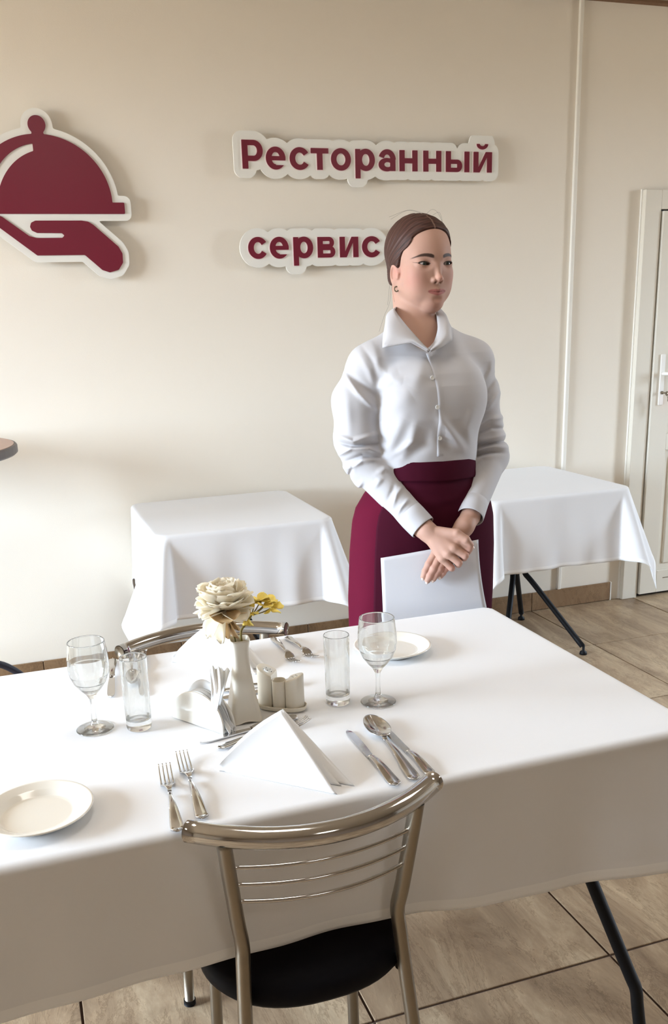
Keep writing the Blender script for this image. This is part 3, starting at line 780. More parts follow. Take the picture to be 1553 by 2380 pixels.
def make_fork(label, L=.21):
    e = empty('fork'); tag(e, label, 'fork', CUT)
    k = L / .21
    v, f = join_geo([handle_geo(.118 * k, 0, .0032, .0105), rim_geo(.118 * k, 0, .0032, .0105)]); mk('handle', v, f, M_steel, e)
    st = []
    for t in np.linspace(0, 1, 9):
        w = .0032 + (.0125 - .0032) * min(1, (t * 1.25) ** 1.6); st.append(((.116 + .040 * t) * k, w, .0045 + .010 * (1 - t) * t * 2 + .006 * (1 - t) - .0045 * t, .0015 * t))
    parts = [strip(st)]
    for i in range(4):
        x0 = -.0103 + i * .00687
        rg = []
        for t in np.linspace(0, 1, 10):
            y = (.154 + .056 * t) * k; z = .0015 + .0115 * t ** 1.7; w = .0021 * (1 - .55 * t)
            rg.append([(x0 * (1 - .06 * t) - w, y, z), (x0 * (1 - .06 * t) + w, y, z), (x0 * (1 - .06 * t) + w * .8, y, z + .0018), (x0 * (1 - .06 * t) - w * .8, y, z + .0018)])
        parts.append(loft(rg))
    v, f = join_geo(parts); mk('tines', v, f, M_steel, e); return e
def make_knife(label, L=.23, bw=.0095):
    e = empty('knife'); tag(e, label, 'knife', CUT); k = L / .23
    v, f = join_geo([handle_geo(.112 * k, 0, .0058, .0105, .0035), rim_geo(.112 * k, 0, .0058, .0105, .0035)]); mk('handle', v, f, M_steel, e)
    rings = []
    for t in np.linspace(0, 1, 22):
        y = (.108 + .122 * t) * k; xl = -.0058 - .001 * t; xr = .0058 + (bw - .0058) * math.sin(min(1, t * 1.6) * PI / 2)
        if t > .8:
            q = math.sqrt(max(.0, 1 - ((t - .8) / .2) ** 2)); c = .0015; xl = c + (xl - c) * max(q, .05); xr = c + (xr - c) * max(q, .05)
        rings.append([(xl, y, .0022), (xr, y, .0026), (xr, y, .0032), (xl, y, .0046)])
    v, f = loft(rings); mk('blade', v, f, M_steel, e, smooth=False)
    v, f = tube_geo([(-.0062, .109 * k, .0045), (.0062, .109 * k, .0045)], .0022, 10); mk('bolster', v, f, M_steel, e)
    return e
def make_spoon(label, L=.22):
    e = empty('spoon'); tag(e, label, 'spoon', CUT); k = L / .22
    v, f = join_geo([handle_geo(.138 * k, 0, .0032, .0110), rim_geo(.138 * k, 0, .0032, .0110)]); mk('handle', v, f, M_steel, e)
    n, mth = 22, 36; up = []; dn = []
    cy = .176 * k; ry = .0415 * k; rx = .0225
    V = []; F = []
    for side, off in ((0, 0.), (1, -.0013)):
        for i in range(n + 1):
            r = i / n
            for j in range(mth):
                a = 2 * PI * j / mth; s = math.sin(a); c = math.cos(a)
                egg = 1 - .16 * max(0, s) ** 2 * 0 + .0
                x = rx * r * c * (1 + .10 * -s); y = cy + ry * r * s
                z = .0025 + .0105 * r * r + off - .003 * s * r * 0
                V.append((x, y, z))
    N = (n + 1) * mth
    for sgn in (0, 1):
        for i in range(n):
            for j in range(mth):
                q = (sgn * N + i * mth + j, sgn * N + i * mth + (j + 1) % mth, sgn * N + (i + 1) * mth + (j + 1) % mth, sgn * N + (i + 1) * mth + j)
                F.append(q if sgn else q[::-1])
    for j in range(mth): F.append((n * mth + j, n * mth + (j + 1) % mth, N + n * mth + (j + 1) % mth, N + n * mth + j))
    bowl = (np.array(V), F)
    st = [((.128 + .014 * t) * k, .0032 + .003 * t, .0055 + .005 * t, 0) for t in np.linspace(0, 1, 6)]
    v, f = join_geo([bowl, strip(st, th=.0022)]); fixn(mk('bowl', v, f, M_steel, e)); return e
fork0 = make_fork(''); knife0 = make_knife(''); spoon0 = make_spoon('')
used0 = set()
def lay(proto, tail, tip, label, dz=0, flip=False):
    """place a copy with its handle end at tail, pointing at tip"""
    tail = np.array(tail); tip = np.array(tip); d = tip - tail
    o = proto if proto.name not in used0 else copy_tree(proto); used0.add(proto.name)
    o.location = (tail[0], tail[1], Z0 + dz); o.rotation_euler = (0, 0, math.atan2(d[1], d[0]) - PI / 2)
    L0 = {'f': .21, 'k': .23, 's': .22}[proto.name[0]]; L = np.hypot(d[0], d[1]); o.scale = (.97 if L > .19 else .88, L / L0, .95)
    if flip: o.scale[0] *= -1
    o['label'] = label; return o
lay(fork0, T(414, 1936)[:2], T(383, 1790)[:2], 'small dinner fork at far left of the near setting')
lay(fork0, T(472, 1906)[:2], T(423, 1760)[:2], 'larger dinner fork next to the napkin, left of it')
lay(knife0, T(922, 1828)[:2], T(806, 1700)[:2], 'small knife between the near napkin and the spoon')
lay(spoon0, T(966, 1816)[:2], T(856, 1672)[:2], 'polished tablespoon between the two knives')
lay(knife0, T(1003, 1803)[:2], T(899, 1699)[:2], 'dinner knife right of the spoon, partly under the chair rail', flip=True)
lay(fork0, T(636, 1486)[:2], T(690, 1549)[:2], 'far fork nearer the salt shaker, tines towards the viewer')
lay(fork0, T(668, 1484)[:2], T(734, 1537)[:2], 'far fork nearer the right tumbler, tines towards the viewer')
lay(knife0, T(262, 1535)[:2], T(260, 1622)[:2], 'short knife between the left wine glass and tumbler')
lay(spoon0, T(305, 1515)[:2], T(306, 1600)[:2], 'spoon seen through the left tumbler')
lay(knife0, T(330, 1515)[:2], T(336, 1618)[:2], 'knife seen through the left tumbler, right of the spoon')
lay(knife0, T(690, 1668)[:2], T(466, 1728)[:2], 'knife lying crossways between the flower vase and the near napkin')
lay(fork0, T(508, 1742)[:2], T(719, 1680)[:2], 'fork lying crossways under the near napkin peak, tines at right')
lay(knife0, T(700, 1590)[:2], T(514, 1625)[:2], 'far dessert knife lying crossways behind the vase', flip=True)
lay(fork0, T(516, 1608)[:2], T(690, 1585)[:2], 'far dessert fork lying crossways behind the vase')

# folded napkins ------------------------------------------------------------
def make_napkin(label):
    e = empty('folded_napkin', (.34, 1.30, Z0)); tag(e, label, 'napkin', 'white folded napkins')
    O = np.array([.34, 1.30, .752])
    L = T(510, 1790) - O; R1 = T(784, 1846) - O; A = Yp(655, 1650, 1.372) - O; B = T(822, 1836) + np.array([.006, .012, 0]) - O
    Lk = L + np.array([.012, .022, 0.])
    def panel(P0, P1, AP, bulge, n=26, curl=.0, name='napkin_fold', corner=0.):
        # quad patch: bottom edge P0->P1, top edge P0'->AP (ridge)
        V = []
        ridge0 = P0 + np.array([0, 0, .012])
        nrm = np.cross(P1 - P0, AP - P0); nrm /= np.linalg.norm(nrm)
        for i in range(n + 1):
            s = i / n
            bot = P0 + (P1 - P0) * s; top = ridge0 + (AP - ridge0) * s
            top = top + np.array([0, 0, .008 * math.sin(PI * s)])
            for j in range(n + 1):
                t = j / n; p = bot + (top - bot) * t
                p = p + nrm * bulge * math.sin(PI * min(1, t)) * math.sin(PI * min(s, .98)) 
                p[2] = max(p[2], 0.0008 + .0 * s)
                V.append(p)
        o = mk(name, V, grid_faces(n + 1, n + 1), M_napkin, e); solid(o, .0022, 0); return o
    # rounded end at the right: front panel turned back
    fr = panel(L, R1, A, -.006)
    # hem roll on the front panel's open edge, back panel and the inner fold
    mid = (R1 + B) / 2 + np.array([.004, .010, 0])
    panel(Lk, B, A + np.array([.004, .006, -.001]), .010)
    panel(L + (Lk - L) * .5, mid + np.array([-.006, .006, 0]), A + np.array([.0, .003, -.010]), .006)
    return e
nap = make_napkin('white cloth napkin folded into a peak, in front of the near chair')
nap2 = copy_tree(nap); put(nap2, (.351, 1.838, Z0), 0, 'white cloth napkin folded into a peak, behind the vase')
# napkin holder ---------------------------------------------------------------
def local_frame(p0, p1):
    p0 = np.array(p0[:2]); p1 = np.array(p1[:2]); d = p1 - p0; return (p0 + p1) / 2, math.atan2(d[1], d[0]), np.hypot(*d)
c0, an, ln = local_frame(T(399, 1668), T(517, 1708))
hd = empty('napkin_holder', (c0[0], c0[1], Z0), an); tag(hd, 'white glazed arched napkin holder left of the vase', 'holder')
hw = ln / 2
def arch(y, k=1.0, n=40, ht=.064, lean=0.):
    a = np.linspace(0, PI, n); x = hw * k * np.cos(a) * 1.0; z = ht * k * np.sin(a) ** .80
    return np.stack([x, np.full(n, y) + lean * z, z + .001], -1)
for s in (0, 1):
    y = .002 + s * .030
    P0 = arch(y, 1, lean=.06 * (1 if s == 0 else -1)); P1 = arch(y + .0045, 1, lean=.06 * (1 if s == 0 else -1))
    n = len(P0); V = np.vstack([P0, P1]); F = [tuple(range(n)), tuple(range(2 * n - 1, n - 1, -1))] + [(i, i + n, (i + 1) % n + n, (i + 1) % n) for i in range(n)]
    bm = bmesh.new(); vs = [bm.verts.new(p) for p in V]
    for q in F: bm.faces.new([vs[i] for i in q])
    o = bmk('arched_side', bm, M_ceram, hd, smooth=False); md = o.modifiers.new('b', 'BEVEL'); md.width = .0014; md.segments = 3
boxo('holder_base', (-hw * .98, hw * .98, .003, .034, .0005, .006), M_ceram, hd, .002)
tis = []
for i in range(5):
    n, m = 22, 12; V = []; ph = rnd.uniform(0, 6); fan = (i - 2) / 2
    for a_i in range(n + 1):
        a = a_i / n
        for b_i in range(m + 1):
            b = b_i / m
            x = hw * (1.0 - .01 * i) * (2 * a - 1) * (1 - .10 * b * b); z = .007 + (.050 + (.010 if i < 4 else .026)) * b * (math.sin(PI * (a * .94 + .03)) ** .55)
            y = .019 + fan * (.0075 + .002 * b * b) + .0012 * b * math.sin(5 * a + ph)
            V.append((x, y, z))
    o = mk('paper_napkin', V, grid_faces(n + 1, m + 1), M_tissue, None); o.parent = None
    o.location = hd.location; o.rotation_euler = hd.rotation_euler; solid(o, .0006)
    tag(o, 'thin white paper napkins standing in the arched holder', 'napkin', 'paper napkins in the holder')
# tall loose tissue standing up towards the vase, another drooping over the right end
def tissue(path, w, label, tw=0.):
    P = catmull(path, 8); V = []; m = 12
    for k, p in enumerate(P):
        s = k / (len(P) - 1); ww = w * (.7 + .5 * s)
        for t in np.linspace(-1, 1, m): V.append(p + np.array([math.cos(tw) * ww * t, math.sin(tw) * ww * t, .004 * math.sin(6 * t + 4 * s) * s]) + np.array([0, .0025 * math.cos(3.2 * t) * s, 0]))
    o = mk('paper_napkin', np.array(V) - np.array(hd.location), grid_faces(len(P), m), M_tissue); o.location = hd.location; solid(o, .0006)
    tag(o, label, 'napkin', 'paper napkins in the holder')
tissue([T(497, 1650, .80), T(502, 1610, .835), Yp(500, 1552, 1.545)], .010, 'upright folded paper napkin next to the vase', -.7)
tissue([T(505, 1640, .80), T(512, 1600, .835), Yp(520, 1556, 1.56)], .009, 'second upright folded paper napkin touching the vase', -.3)
tissue([Yp(470, 1610, 1.55), Yp(500, 1640, 1.525), Yp(522, 1670, 1.505), Yp(540, 1696, 1.488)], .012, 'paper napkin drooping over the right end of the holder', 1.0)

# vase ---------------------------------------------------------------------------
vc = (.337, 1.541)
va = empty('flower_vase', (vc[0], vc[1], Z0), .10); tag(va, 'slender cream ceramic vase with square flared foot, holding two flowers', 'vase')
def sq(hw_, z, tw, e=5.0, dip=0., n=64):
    a = np.linspace(0, 2 * PI, n, endpoint=False) + PI / 4; c, s = np.cos(a), np.sin(a)
    r = hw_ / (np.abs(c) ** e + np.abs(s) ** e) ** (1 / e)
    x, y = r * c, r * s; zz = np.full(n, z) + dip * np.abs(np.cos(2 * (a)) ) ** 2
    return np.stack([x * math.cos(tw) - y * math.sin(tw), x * math.sin(tw) + y * math.cos(tw), zz], -1)
prof = [(.0, .0302), (.004, .0300), (.02, .0272), (.045, .0232), (.07, .0198), (.095, .0168), (.115, .0152), (.13, .0150), (.145, .0160), (.155, .0176), (.1585, .0183)]
rings = [sq(h, z, -.10 - .5 * z, 7 if z < .05 else 5, dip=(.0045 if z == 0 else (.003 if z == .004 else 0))) for z, h in prof]
rings += [sq(.0172, .1588, -.18), sq(.0150, .150, -.18), sq(.0130, .125, -.16), sq(.011, .09, -.15)]
v, f = loft(rings); mk('vase_body', v, f, M_bisque, va)

# flowers --------------------------------------------------------------------
M_pet = mat('pale_petal', srgb(250, 243, 226), .75, spec=.2, bump=(70, .5, .002), noise=(40, .06), Subsurface_Weight=.15, Subsurface_Radius=(.01, .008, .005))
_pn = M_pet.node_tree; _pb = _pn.nodes['Principled BSDF']; _tr = _pn.nodes.new('ShaderNodeBsdfTranslucent'); _tr.inputs[0].default_value = (.95, .90, .80, 1)
_ms = _pn.nodes.new('ShaderNodeMixShader'); _ms.inputs[0].default_value = .55; _pn.links.new(_pb.outputs[0], _ms.inputs[1]); _pn.links.new(_tr.outputs[0], _ms.inputs[2]); _pn.links.new(_ms.outputs[0], _pn.nodes['Material Output'].inputs[0])
M_tan = mat('dry_petal', srgb(222, 192, 148), .8, spec=.2, bump=(90, .6, .002), noise=(50, .15))
M_yel = mat('yellow_petal', srgb(250, 226, 122), .7, spec=.2, bump=(80, .4, .001), noise=(60, .18))
M_stem = mat('dull_green_stem', srgb(112, 104, 52), .7)
M_ystem = mat('olive_stem', srgb(140, 126, 70), .7)
def petal(name, base, axis_, side, L, w, cup, curl, m, parent, r=rnd, frill=.10):
    """cupped petal: grows from base along axis_, with width along side"""
    axis_ = np.array(axis_, float); axis_ /= np.linalg.norm(axis_); side = np.array(side, float); side -= (side @ axis_) * axis_; side /= np.linalg.norm(side); nor = np.cross(side, axis_)
    V = []; n, k = 11, 9; ph = r.uniform(0, 6)
    for i in range(n):
        t = i / (n - 1); ww = w * (math.sin(PI * min(.10 + .62 * t, .62)) ** .8) * (math.sqrt(max(0, 1 - max(0, (t - .62) / .40) ** 2)) if t > .62 else 1)
        for j in range(k):
            s = -1 + 2 * j / (k - 1)
            ln_ = L * t * (1 + frill * .25 * t * math.sin(5 * s + ph))
            h = -.75 * cup * (ww ** 2) * s * s / max(w, 1e-6) + curl * L * t * t + frill * L * .30 * t * t * math.sin(4.3 * s + ph * 2)
            V.append(np.array(base) + axis_ * ln_ + side * ww * s + nor * h)
    o = mk(name, V, grid_faces(n, k), m, parent); solid(o, .0008); return o
pc = np.array([.3095, 1.552, .982])
pf = empty('peony_flower', (vc[0] - .006, vc[1], .86)); tag(pf, 'large creamy white artificial peony head in the vase', 'flower')
off = np.array(pf.location)
tube('stem', catmull(np.array([(.331, 1.541, .86), (.329, 1.538, .905), (.321, 1.540, .938), pc + [.004, -.004, -.012]]) - off, 6), .0015, M_stem, pf)
st0 = pc - off + np.array([.004, -.002, -.016])
for ring_i, (cnt, pol, L, w, cup, curl) in enumerate([(5, 14, .050, .026, .8, -.10), (7, 34, .054, .029, .8, -.18), (9, 56, .055, .031, .7, -.22), (9, 80, .053, .031, .6, -.2), (7, 104, .050, .029, .5, -.06)]):
    for k in range(cnt):
        az = 2 * PI * (k + .5 * (ring_i % 2)) / cnt + rnd.uniform(-.15, .15); po = math.radians(pol + rnd.uniform(-7, 7))
        ax_ = np.array([math.sin(po) * math.cos(az), math.sin(po) * math.sin(az), math.cos(po)])
        sd = np.array([-math.sin(az), math.cos(az), 0])
        low = pol > 95 and (k % 3 == 2)
        petal('petal', st0 + ax_ * .003, ax_, sd, L * rnd.uniform(.9, 1.1), w * rnd.uniform(.85, 1.1), cup, curl, M_tan if low else M_pet, pf)
for dx_, dz_, L, m in ((-.6, -.5, .062, M_pet), (-.9, .12, .052, M_pet), (-.35, -1.1, .060, M_pet), (.25, -1.2, .056, M_tan), (.75, -.25, .042, M_tan), (-.1, -1.3, .052, M_tan), (.5, -1.0, .046, M_tan)):
    petal('petal', st0, (dx_, -.45, dz_), (.4, -.9, .1), L, .022 if m is M_pet else .012, .6, .12, m, pf, frill=.2)
for k in range(5):
    az = k * 1.257; petal('sepal', st0 - np.array([0, 0, .004]), (math.cos(az), math.sin(az), -.5), (-math.sin(az), math.cos(az), 0), .020, .006, .5, .1, M_tan, pf)
yf = empty('yellow_flower_sprig', (vc[0] + .008, vc[1] + .003, .86)); tag(yf, 'small yellow blossom sprig in the vase, right of the peony', 'flower')
off = np.array(yf.location)
tube('stem', catmull(np.array([(.345, 1.545, .86), Yp(560, 1474, 1.547), Yp(570, 1452, 1.55), Yp(583, 1432, 1.555)]) - off, 6), .0024, M_ystem, yf)
blos = [((606, 1396), 1.556, 1.0), ((622, 1398), 1.56, 1.0), ((634, 1412), 1.552, 1.05), ((616, 1408), 1.548, .8), ((591, 1402), 1.563, .8), ((575, 1418), 1.556, .95), ((583, 1424), 1.55, .8), ((577, 1440), 1.551, .75)]
for (px, py), yy, sc in blos:
    c = Yp(px, py, yy) - off; j = Yp(585, 1430, 1.555) - off
    tube('stem', catmull([j, (j + c) / 2 + np.array([0, 0, -.002]), c], 4), .0011, M_ystem, yf)
    d0 = c - j; d0 /= np.linalg.norm(d0)
    for k in range(4):
        az = k * PI / 2 + rnd.uniform(-.4, .4); q = d0 * .7 + np.array([math.cos(az), math.sin(az) * .8, .45 * math.sin(az * 1.3)]) * .9
        petal('petal', c, q, np.cross(q, [.3, .2, 1]), .0190 * sc, .0105 * sc, .6, -.15, M_yel, yf, frill=.15)

# condiment set -----------------------------------------------------------------
c0, an, ln = local_frame(T(600, 1644), T(706, 1655))
c0 = c0 + np.array([.004, .010])
tr = empty('condiment_tray', (c0[0], c0[1], Z0), an); tag(tr, 'small oval white ceramic tray under the salt and pepper shakers', 'tray')
def oval(a, b, z, n=56, e=2.4):
    t = np.linspace(0, 2 * PI, n, endpoint=False); c, s = np.cos(t), np.sin(t)
    return np.stack([a * np.sign(c) * np.abs(c) ** (2 / e), b * np.sign(s) * np.abs(s) ** (2 / e), np.full(n, z)], -1)
v, f = loft([oval(.001, .001, 0), oval(.046, .0195, 0), oval(.0505, .0235, .003), oval(.0520, .0250, .010), oval(.0515, .0245, .0112), oval(.0500, .0230, .0105), oval(.0485, .0215, .0045), oval(.001, .001, .0042)])
mk('tray_body', v, f, M_bisque, tr)
def slanted(name, lx, ly, rx, ry, h_lo, h_hi, slope_dir, label, holes=0, cat='shaker', grp='salt and pepper shakers', dflat=1):
    R = Matrix.Rotation(an, 3, 'Z'); w = R @ Vector((lx, ly, 0))
    e = empty(name, (c0[0] + w.x, c0[1] + w.y, Z0 + .0048), an); tag(e, label, cat, grp)
    n = 56; t = np.linspace(0, 2 * PI, n, endpoint=False); x = rx * np.sign(np.cos(t)) * np.abs(np.cos(t)) ** .85; y = ry * np.sign(np.sin(t)) * np.abs(np.sin(t)) ** .9
    if dflat: x = np.where(x * dflat > 0, np.minimum(np.abs(x), rx * .62) * np.sign(x), x)
    zt = h_lo + (h_hi - h_lo) * (x * slope_dir + rx) / (2 * rx)
    rg = [np.stack([x * .01, y * .01, 0 * x], -1), np.stack([x * .93, y * .93, 0 * x], -1), np.stack([x, y, 0 * x + .003], -1), np.stack([x, y, zt - .003], -1), np.stack([x * .975, y * .975, zt - .0008], -1), np.stack([x * .92, y * .92, zt - .0002], -1), np.stack([x * .01, y * .01, 0 * x + (h_lo + h_hi) / 2], -1)]
    v, f = loft(rg); mk('shaker_body', v, f, M_bisque, e)
    for k in range(holes):
        hx, hy = [(-.004, .004), (.003, .006), (.001, -.003), (.008, -.001), (-.006, -.005)][k]
        z = h_lo + (h_hi - h_lo) * (hx * slope_dir + rx) / (2 * rx)
        v, f = lathe_geo([(.0001, -.0006), (.0009, -.0006), (.0009, .0004), (.0001, .0004)], 10, (hx, hy, z)); mk('shaker_hole', v, f, M_dark, e)
    return e
slanted('salt_shaker', -.026, .004, .0205, .0200, .062, .079, -1, 'white salt shaker with slanted pierced top, at the left of the tray', 5, dflat=1)
slanted('pepper_shaker', .027, .0015, .0190, .0195, .055, .068, 1, 'white pepper shaker with top rising to the right, at the right of the tray', 4, dflat=-1)
R = Matrix.Rotation(an, 3, 'Z'); w = R @ Vector((.001, -.0085, 0))
cu = empty('toothpick_cup', (c0[0] + w.x, c0[1] + w.y, Z0 + .0048), an); tag(cu, 'small round white toothpick cup between the two shakers', 'cup')
v, f = lathe_geo([(.0001, 0), (.0125, 0), (.0135, .002), (.0138, .056), (.0132, .0572), (.0122, .056), (.0118, .006), (.0001, .005)], 40); mk('cup_body', v, f, M_bisque, cu)
# ------------------------------------------------------------------ the person
BX, BY = 1.010, 2.180
pr = empty('person', (BX, BY, 0)); tag(pr, 'person standing behind the long table in white shirt and maroon skirt, hands folded, looking aside', 'person')
PO = np.array([BX, BY, 0.])
f32 = np.float32
# head frame (cm): X to her left, Y forward, Z up
HC = U(977, 612, 2.300)
_f = np.array([.130, -.991, 0.]); _f /= np.linalg.norm(_f)
_tilt = math.radians(-1.5)
HX = np.array([-_f[1], _f[0], 0.]); HY = _f * math.cos(_tilt) + np.array([0, 0, 1]) * math.sin(_tilt); HZ = np.cross(HY, HX)
HR = np.stack([HX, HY, HZ]).astype(f32)
HS = 1.0
def tohead(p): return ((p - HC.astype(f32)) @ HR.T * (100 / HS)).astype(f32)
def fromhead(q): return np.asarray(q) @ HR * (HS / 100) + HC
def sdf_head(p):
    q = tohead(p); x, y, z = q[:, 0], q[:, 1], q[:, 2]; m = q.copy(); m[:, 0] = np.abs(m[:, 0]); ax = m[:, 0]
    d = ell(q, (0, -1.6, 3.1), (7.1, 9.0, 8.0))
    d = smin(d, ell(q, (0, 2.4, 1.0), (6.35, 6.0, 8.6)), 2.0)
    d = smin(d, ell(q, (0, 2.6, -3.6), (5.75, 5.3, 7.0)), 2.0)
    d = smin(d, rc(m, (4.8, .4, -5.6), (1.3, 5.4, -9.5), 2.0, 1.8), 2.6)
    d = smin(d, ell(q, (0, 6.3, -9.9), (2.0, 1.75, 1.75)), 1.6)
    d = smin(d, ell(m, (4.15, 4.6, -2.9), (2.0, 2.3, 2.3)), 2.0)            # cheeks
    d = smin(d, rc(m, (1.2, 7.1, 1.2), (4.1, 5.8, 1.35), .85, .7), 1.3)        # brow
    d = smin(d, ell(q, (0, 6.4, -7.1), (2.7, 2.0, 2.3)), 1.6)               # muzzle
    d = smax(d, -ell(m, (3.42, 9.1, -.35), (1.9, 1.75, 1.25)), 1.1)           # sockets
    d = smin(d, ell(m, (3.42, 6.25, -.40), (1.85, 1.42, 1.22)), .55)          # lids
    d = smin(d, ell(m, (3.3, 4.7, -6.0), (2.3, 2.4, 2.7)), 2.0)
    # nose
    d = smin(d, rc(q, (0, 7.30, .7), (0, 8.85, -3.4), .50, .60), .9)
    d = smin(d, ell(q, (0, 9.05, -3.85), (.82, .80, .70)), .55)
    d = smin(d, ell(m, (1.12, 8.05, -4.25), (.62, .85, .58)), .45)
    d = smin(d, rc(q, (0, 8.9, -4.35), (0, 7.7, -5.0), .38, .5), .4)
    d = smax(d, -ell(m, (.60, 8.55, -4.82), (.33, .50, .30)), .22)
    d = smax(d, -rc(q, (0, 8.75, -5.2), (0, 8.85, -6.0), .18, .22), .35)       # philtrum
    # mouth
    d = smin(d, rc(m, (.35, 7.95, -6.66), (2.2, 7.0, -7.0), .46, .20), .5)
    d = smin(d, rc(m, (0., 7.85, -7.58), (1.75, 7.05, -7.28), .58, .28), .5)
    zl = -7.04 - .10 * np.cos(np.clip(ax, 0, 2.7) * 1.9) + .06
    cr = np.sqrt((z - zl) ** 2 + np.maximum(ax - 2.15, 0) ** 2 + np.maximum(7.5 - .30 * ax - y, 0) ** 2 * .3)
    d = smax(d, .02 - cr, .15)
    d = smax(d, -ell(q, (0, 8.9, -8.75), (1.5, .62, .45)), .8)                 # under the lower lip
    # eye slit
    X = ax - 3.42; hz = .44; wv = 1.6; Rr = (wv * wv + hz * hz) / (2 * hz); Rl = (wv * wv + .30 ** 2) / (2 * .30)
    zc = -.40 + .12 * X / 1.4
    al = np.maximum(np.hypot(X, z - zc + (Rr - hz)) - Rr, np.hypot(X, z - zc - (Rl - .30)) - Rl)
    d = np.maximum(d, -np.maximum(al, 5.4 - y))
    # ears
    ea = ell(m @ np.array([[.94, .34, 0], [-.34, .94, 0], [0, 0, 1]], f32).T, (6.35, -2.9, -2.5), (.62, 1.7, 3.1))
    ea = smax(ea, -ell(m, (7.72, -.75, -2.3), (.62, .85, 1.55)), .25)
    ea = smin(ea, rc(m, (6.9, .75, -2.6), (6.95, .6, -3.5), .38, .35), .3)
    d = smin(d, ea, .5)
    return d * (HS / 100)
# torso
tz = [.20, .93, 1.00, 1.08, 1.15, 1.22, 1.28, 1.33, 1.375, 1.41, 1.44]
ta = [.150, .160, .140, .118, .120, .127, .130, .132, .120, .075, .045]
tb = [.095, .110, .100, .086, .090, .098, .103, .100, .082, .058, .045]
tcx = [1.0, 1.0, 1.001, 1.002, 1.004, 1.006, 1.008, 1.008, 1.006, 1.003, 1.0]
def torso(p, infl=0., za=None):
    z = p[:, 2]; a = np.interp(z, tz, ta).astype(f32) + infl; b = np.interp(z, tz, tb).astype(f32) + infl; cx = np.interp(z, tz, tcx).astype(f32)
    cy = np.interp(z, [1.0, 1.25, 1.4], [2.175, 2.180, 2.195]).astype(f32)
    k = ((np.abs(p[:, 0] - cx) / a) ** 2.25 + (np.abs(p[:, 1] - cy) / b) ** 2.25) ** (1 / 2.25)
    d = (k - 1) * np.minimum(a, b)
    d = smax(d, z - (1.425 + infl), .03)
    d = smax(d, .90 - z, .04)
    for s in (-1, 1):
        d = smin(d, rc(p, (1.000 + s * .02, 2.205, 1.415), (1.006 + s * .145, 2.198, 1.352), .045 + infl, .038 + infl), .04)
        d = smin(d, ell(p, (1.008 + s * .060, 2.105, 1.265), (.060 + infl, .042 + infl, .066 + infl)), .05)
    return d
# joints
SR, SL = np.array([.862, 2.198, 1.345]), np.array([1.155, 2.190, 1.345])
ER, EL = np.array([.828, 2.190, 1.108]), np.array([1.193, 2.180, 1.105])
def Z4(x, y, c): return U(960 + x / 9.135, 1180 + y / 9.135, c)
CHD = .018      # hands: camera distance offset
WR = Z4(205, 415, 2.262 + CHD); WL = Z4(1215, 190, 2.300 + CHD)
def sdf_arms(p):
    d = rc(p, SR, ER, .040, .036); d = smin(d, rc(p, ER, WR, .036, .0265), .02)
    e = rc(p, SL, EL, .038, .035); e = smin(e, rc(p, EL, WL, .035, .0255), .02)
    return np.minimum(d, e)
H = lambda x, y, c: Z4(x, y, c + CHD)
RH = dict(w=H(300, 500, 2.252), i=(H(930, 720, 2.226), H(1185, 880, 2.222), H(1165, 925, 2.245), H(1085, 850, 2.258)),
          m=(H(860, 860, 2.218), H(1105, 1015, 2.218), H(1085, 1060, 2.242), H(1010, 990, 2.256)),
          r=(H(745, 975, 2.220), H(975, 1165, 2.222), H(965, 1200, 2.244), H(900, 1120, 2.258)),
          p=(H(620, 1080, 2.230), H(815, 1275, 2.234), H(830, 1290, 2.252), H(790, 1220, 2.262)),
          t=(H(560, 520, 2.238), H(930, 545, 2.216), H(1130, 675, 2.212), H(1225, 790, 2.220)))
LH = dict(w=H(1090, 400, 2.282), i=(H(500, 930, 2.256), H(335, 1200, 2.250), H(262, 1350, 2.252), H(222, 1465, 2.256)),
          m=(H(600, 980, 2.252), H(440, 1290, 2.246), H(362, 1430, 2.249), H(312, 1545, 2.254)),
          r=(H(700, 1040, 2.252), H(565, 1300, 2.248), H(490, 1420, 2.251), H(437, 1515, 2.255)),
          p=(H(800, 1100, 2.256), H(700, 1290, 2.252), H(635, 1390, 2.254), H(588, 1455, 2.257)),
          t=(H(900, 560, 2.278), H(640, 760, 2.278), H(520, 900, 2.276), H(440, 1000, 2.274)))
def finger(p, J, r):
    d = rc(p, J[0], J[1], r[0], r[1])
    for k in range(1, len(J) - 1): d = smin(d, rc(p, J[k], J[k + 1], r[k], r[k + 1]), .003)
    return d
def sdf_hand(p, Hd, right):
    w = Hd['w']; wr = WR if right else WL
    d = rc(p, wr, w, .0265 if right else .0255, .0225)
    fr = {'i': (.0112, .0093, .0085, .0075), 'm': (.0115, .0095, .0087, .0076), 'r': (.0110, .0090, .0083, .0073), 'p': (.0098, .0082, .0074, .0066)}
    pal = None
    for k in 'imrp':
        m = rc(p, w, Hd[k][0], .0185, fr[k][0] + .0008); pal = m if pal is None else smin(pal, m, .009)
    d = smin(d, pal, .014)
    fs = None
    for k in 'imrp':
        g = finger(p, Hd[k], fr[k]); fs = g if fs is None else smin(fs, g, .0012)
    d = smin(d, fs, .0045)
    t = finger(p, Hd['t'], (.0145, .0110, .0098, .0082)); return smin(d, t, .006)
def nails():
    out = []
    for k in 'imrp':
        J = LH[k]; dr = (J[3] - J[2]) / np.linalg.norm(J[3] - J[2]); out.append((J[3] + dr * .0035 + np.array([-.001, -.0050, .001]), dr))
    J = RH['t']; dr = (J[3] - J[2]) / np.linalg.norm(J[3] - J[2]); out.append((J[3] + dr * .0065 + np.array([0.0, -.0025, .0]), dr))
    return out
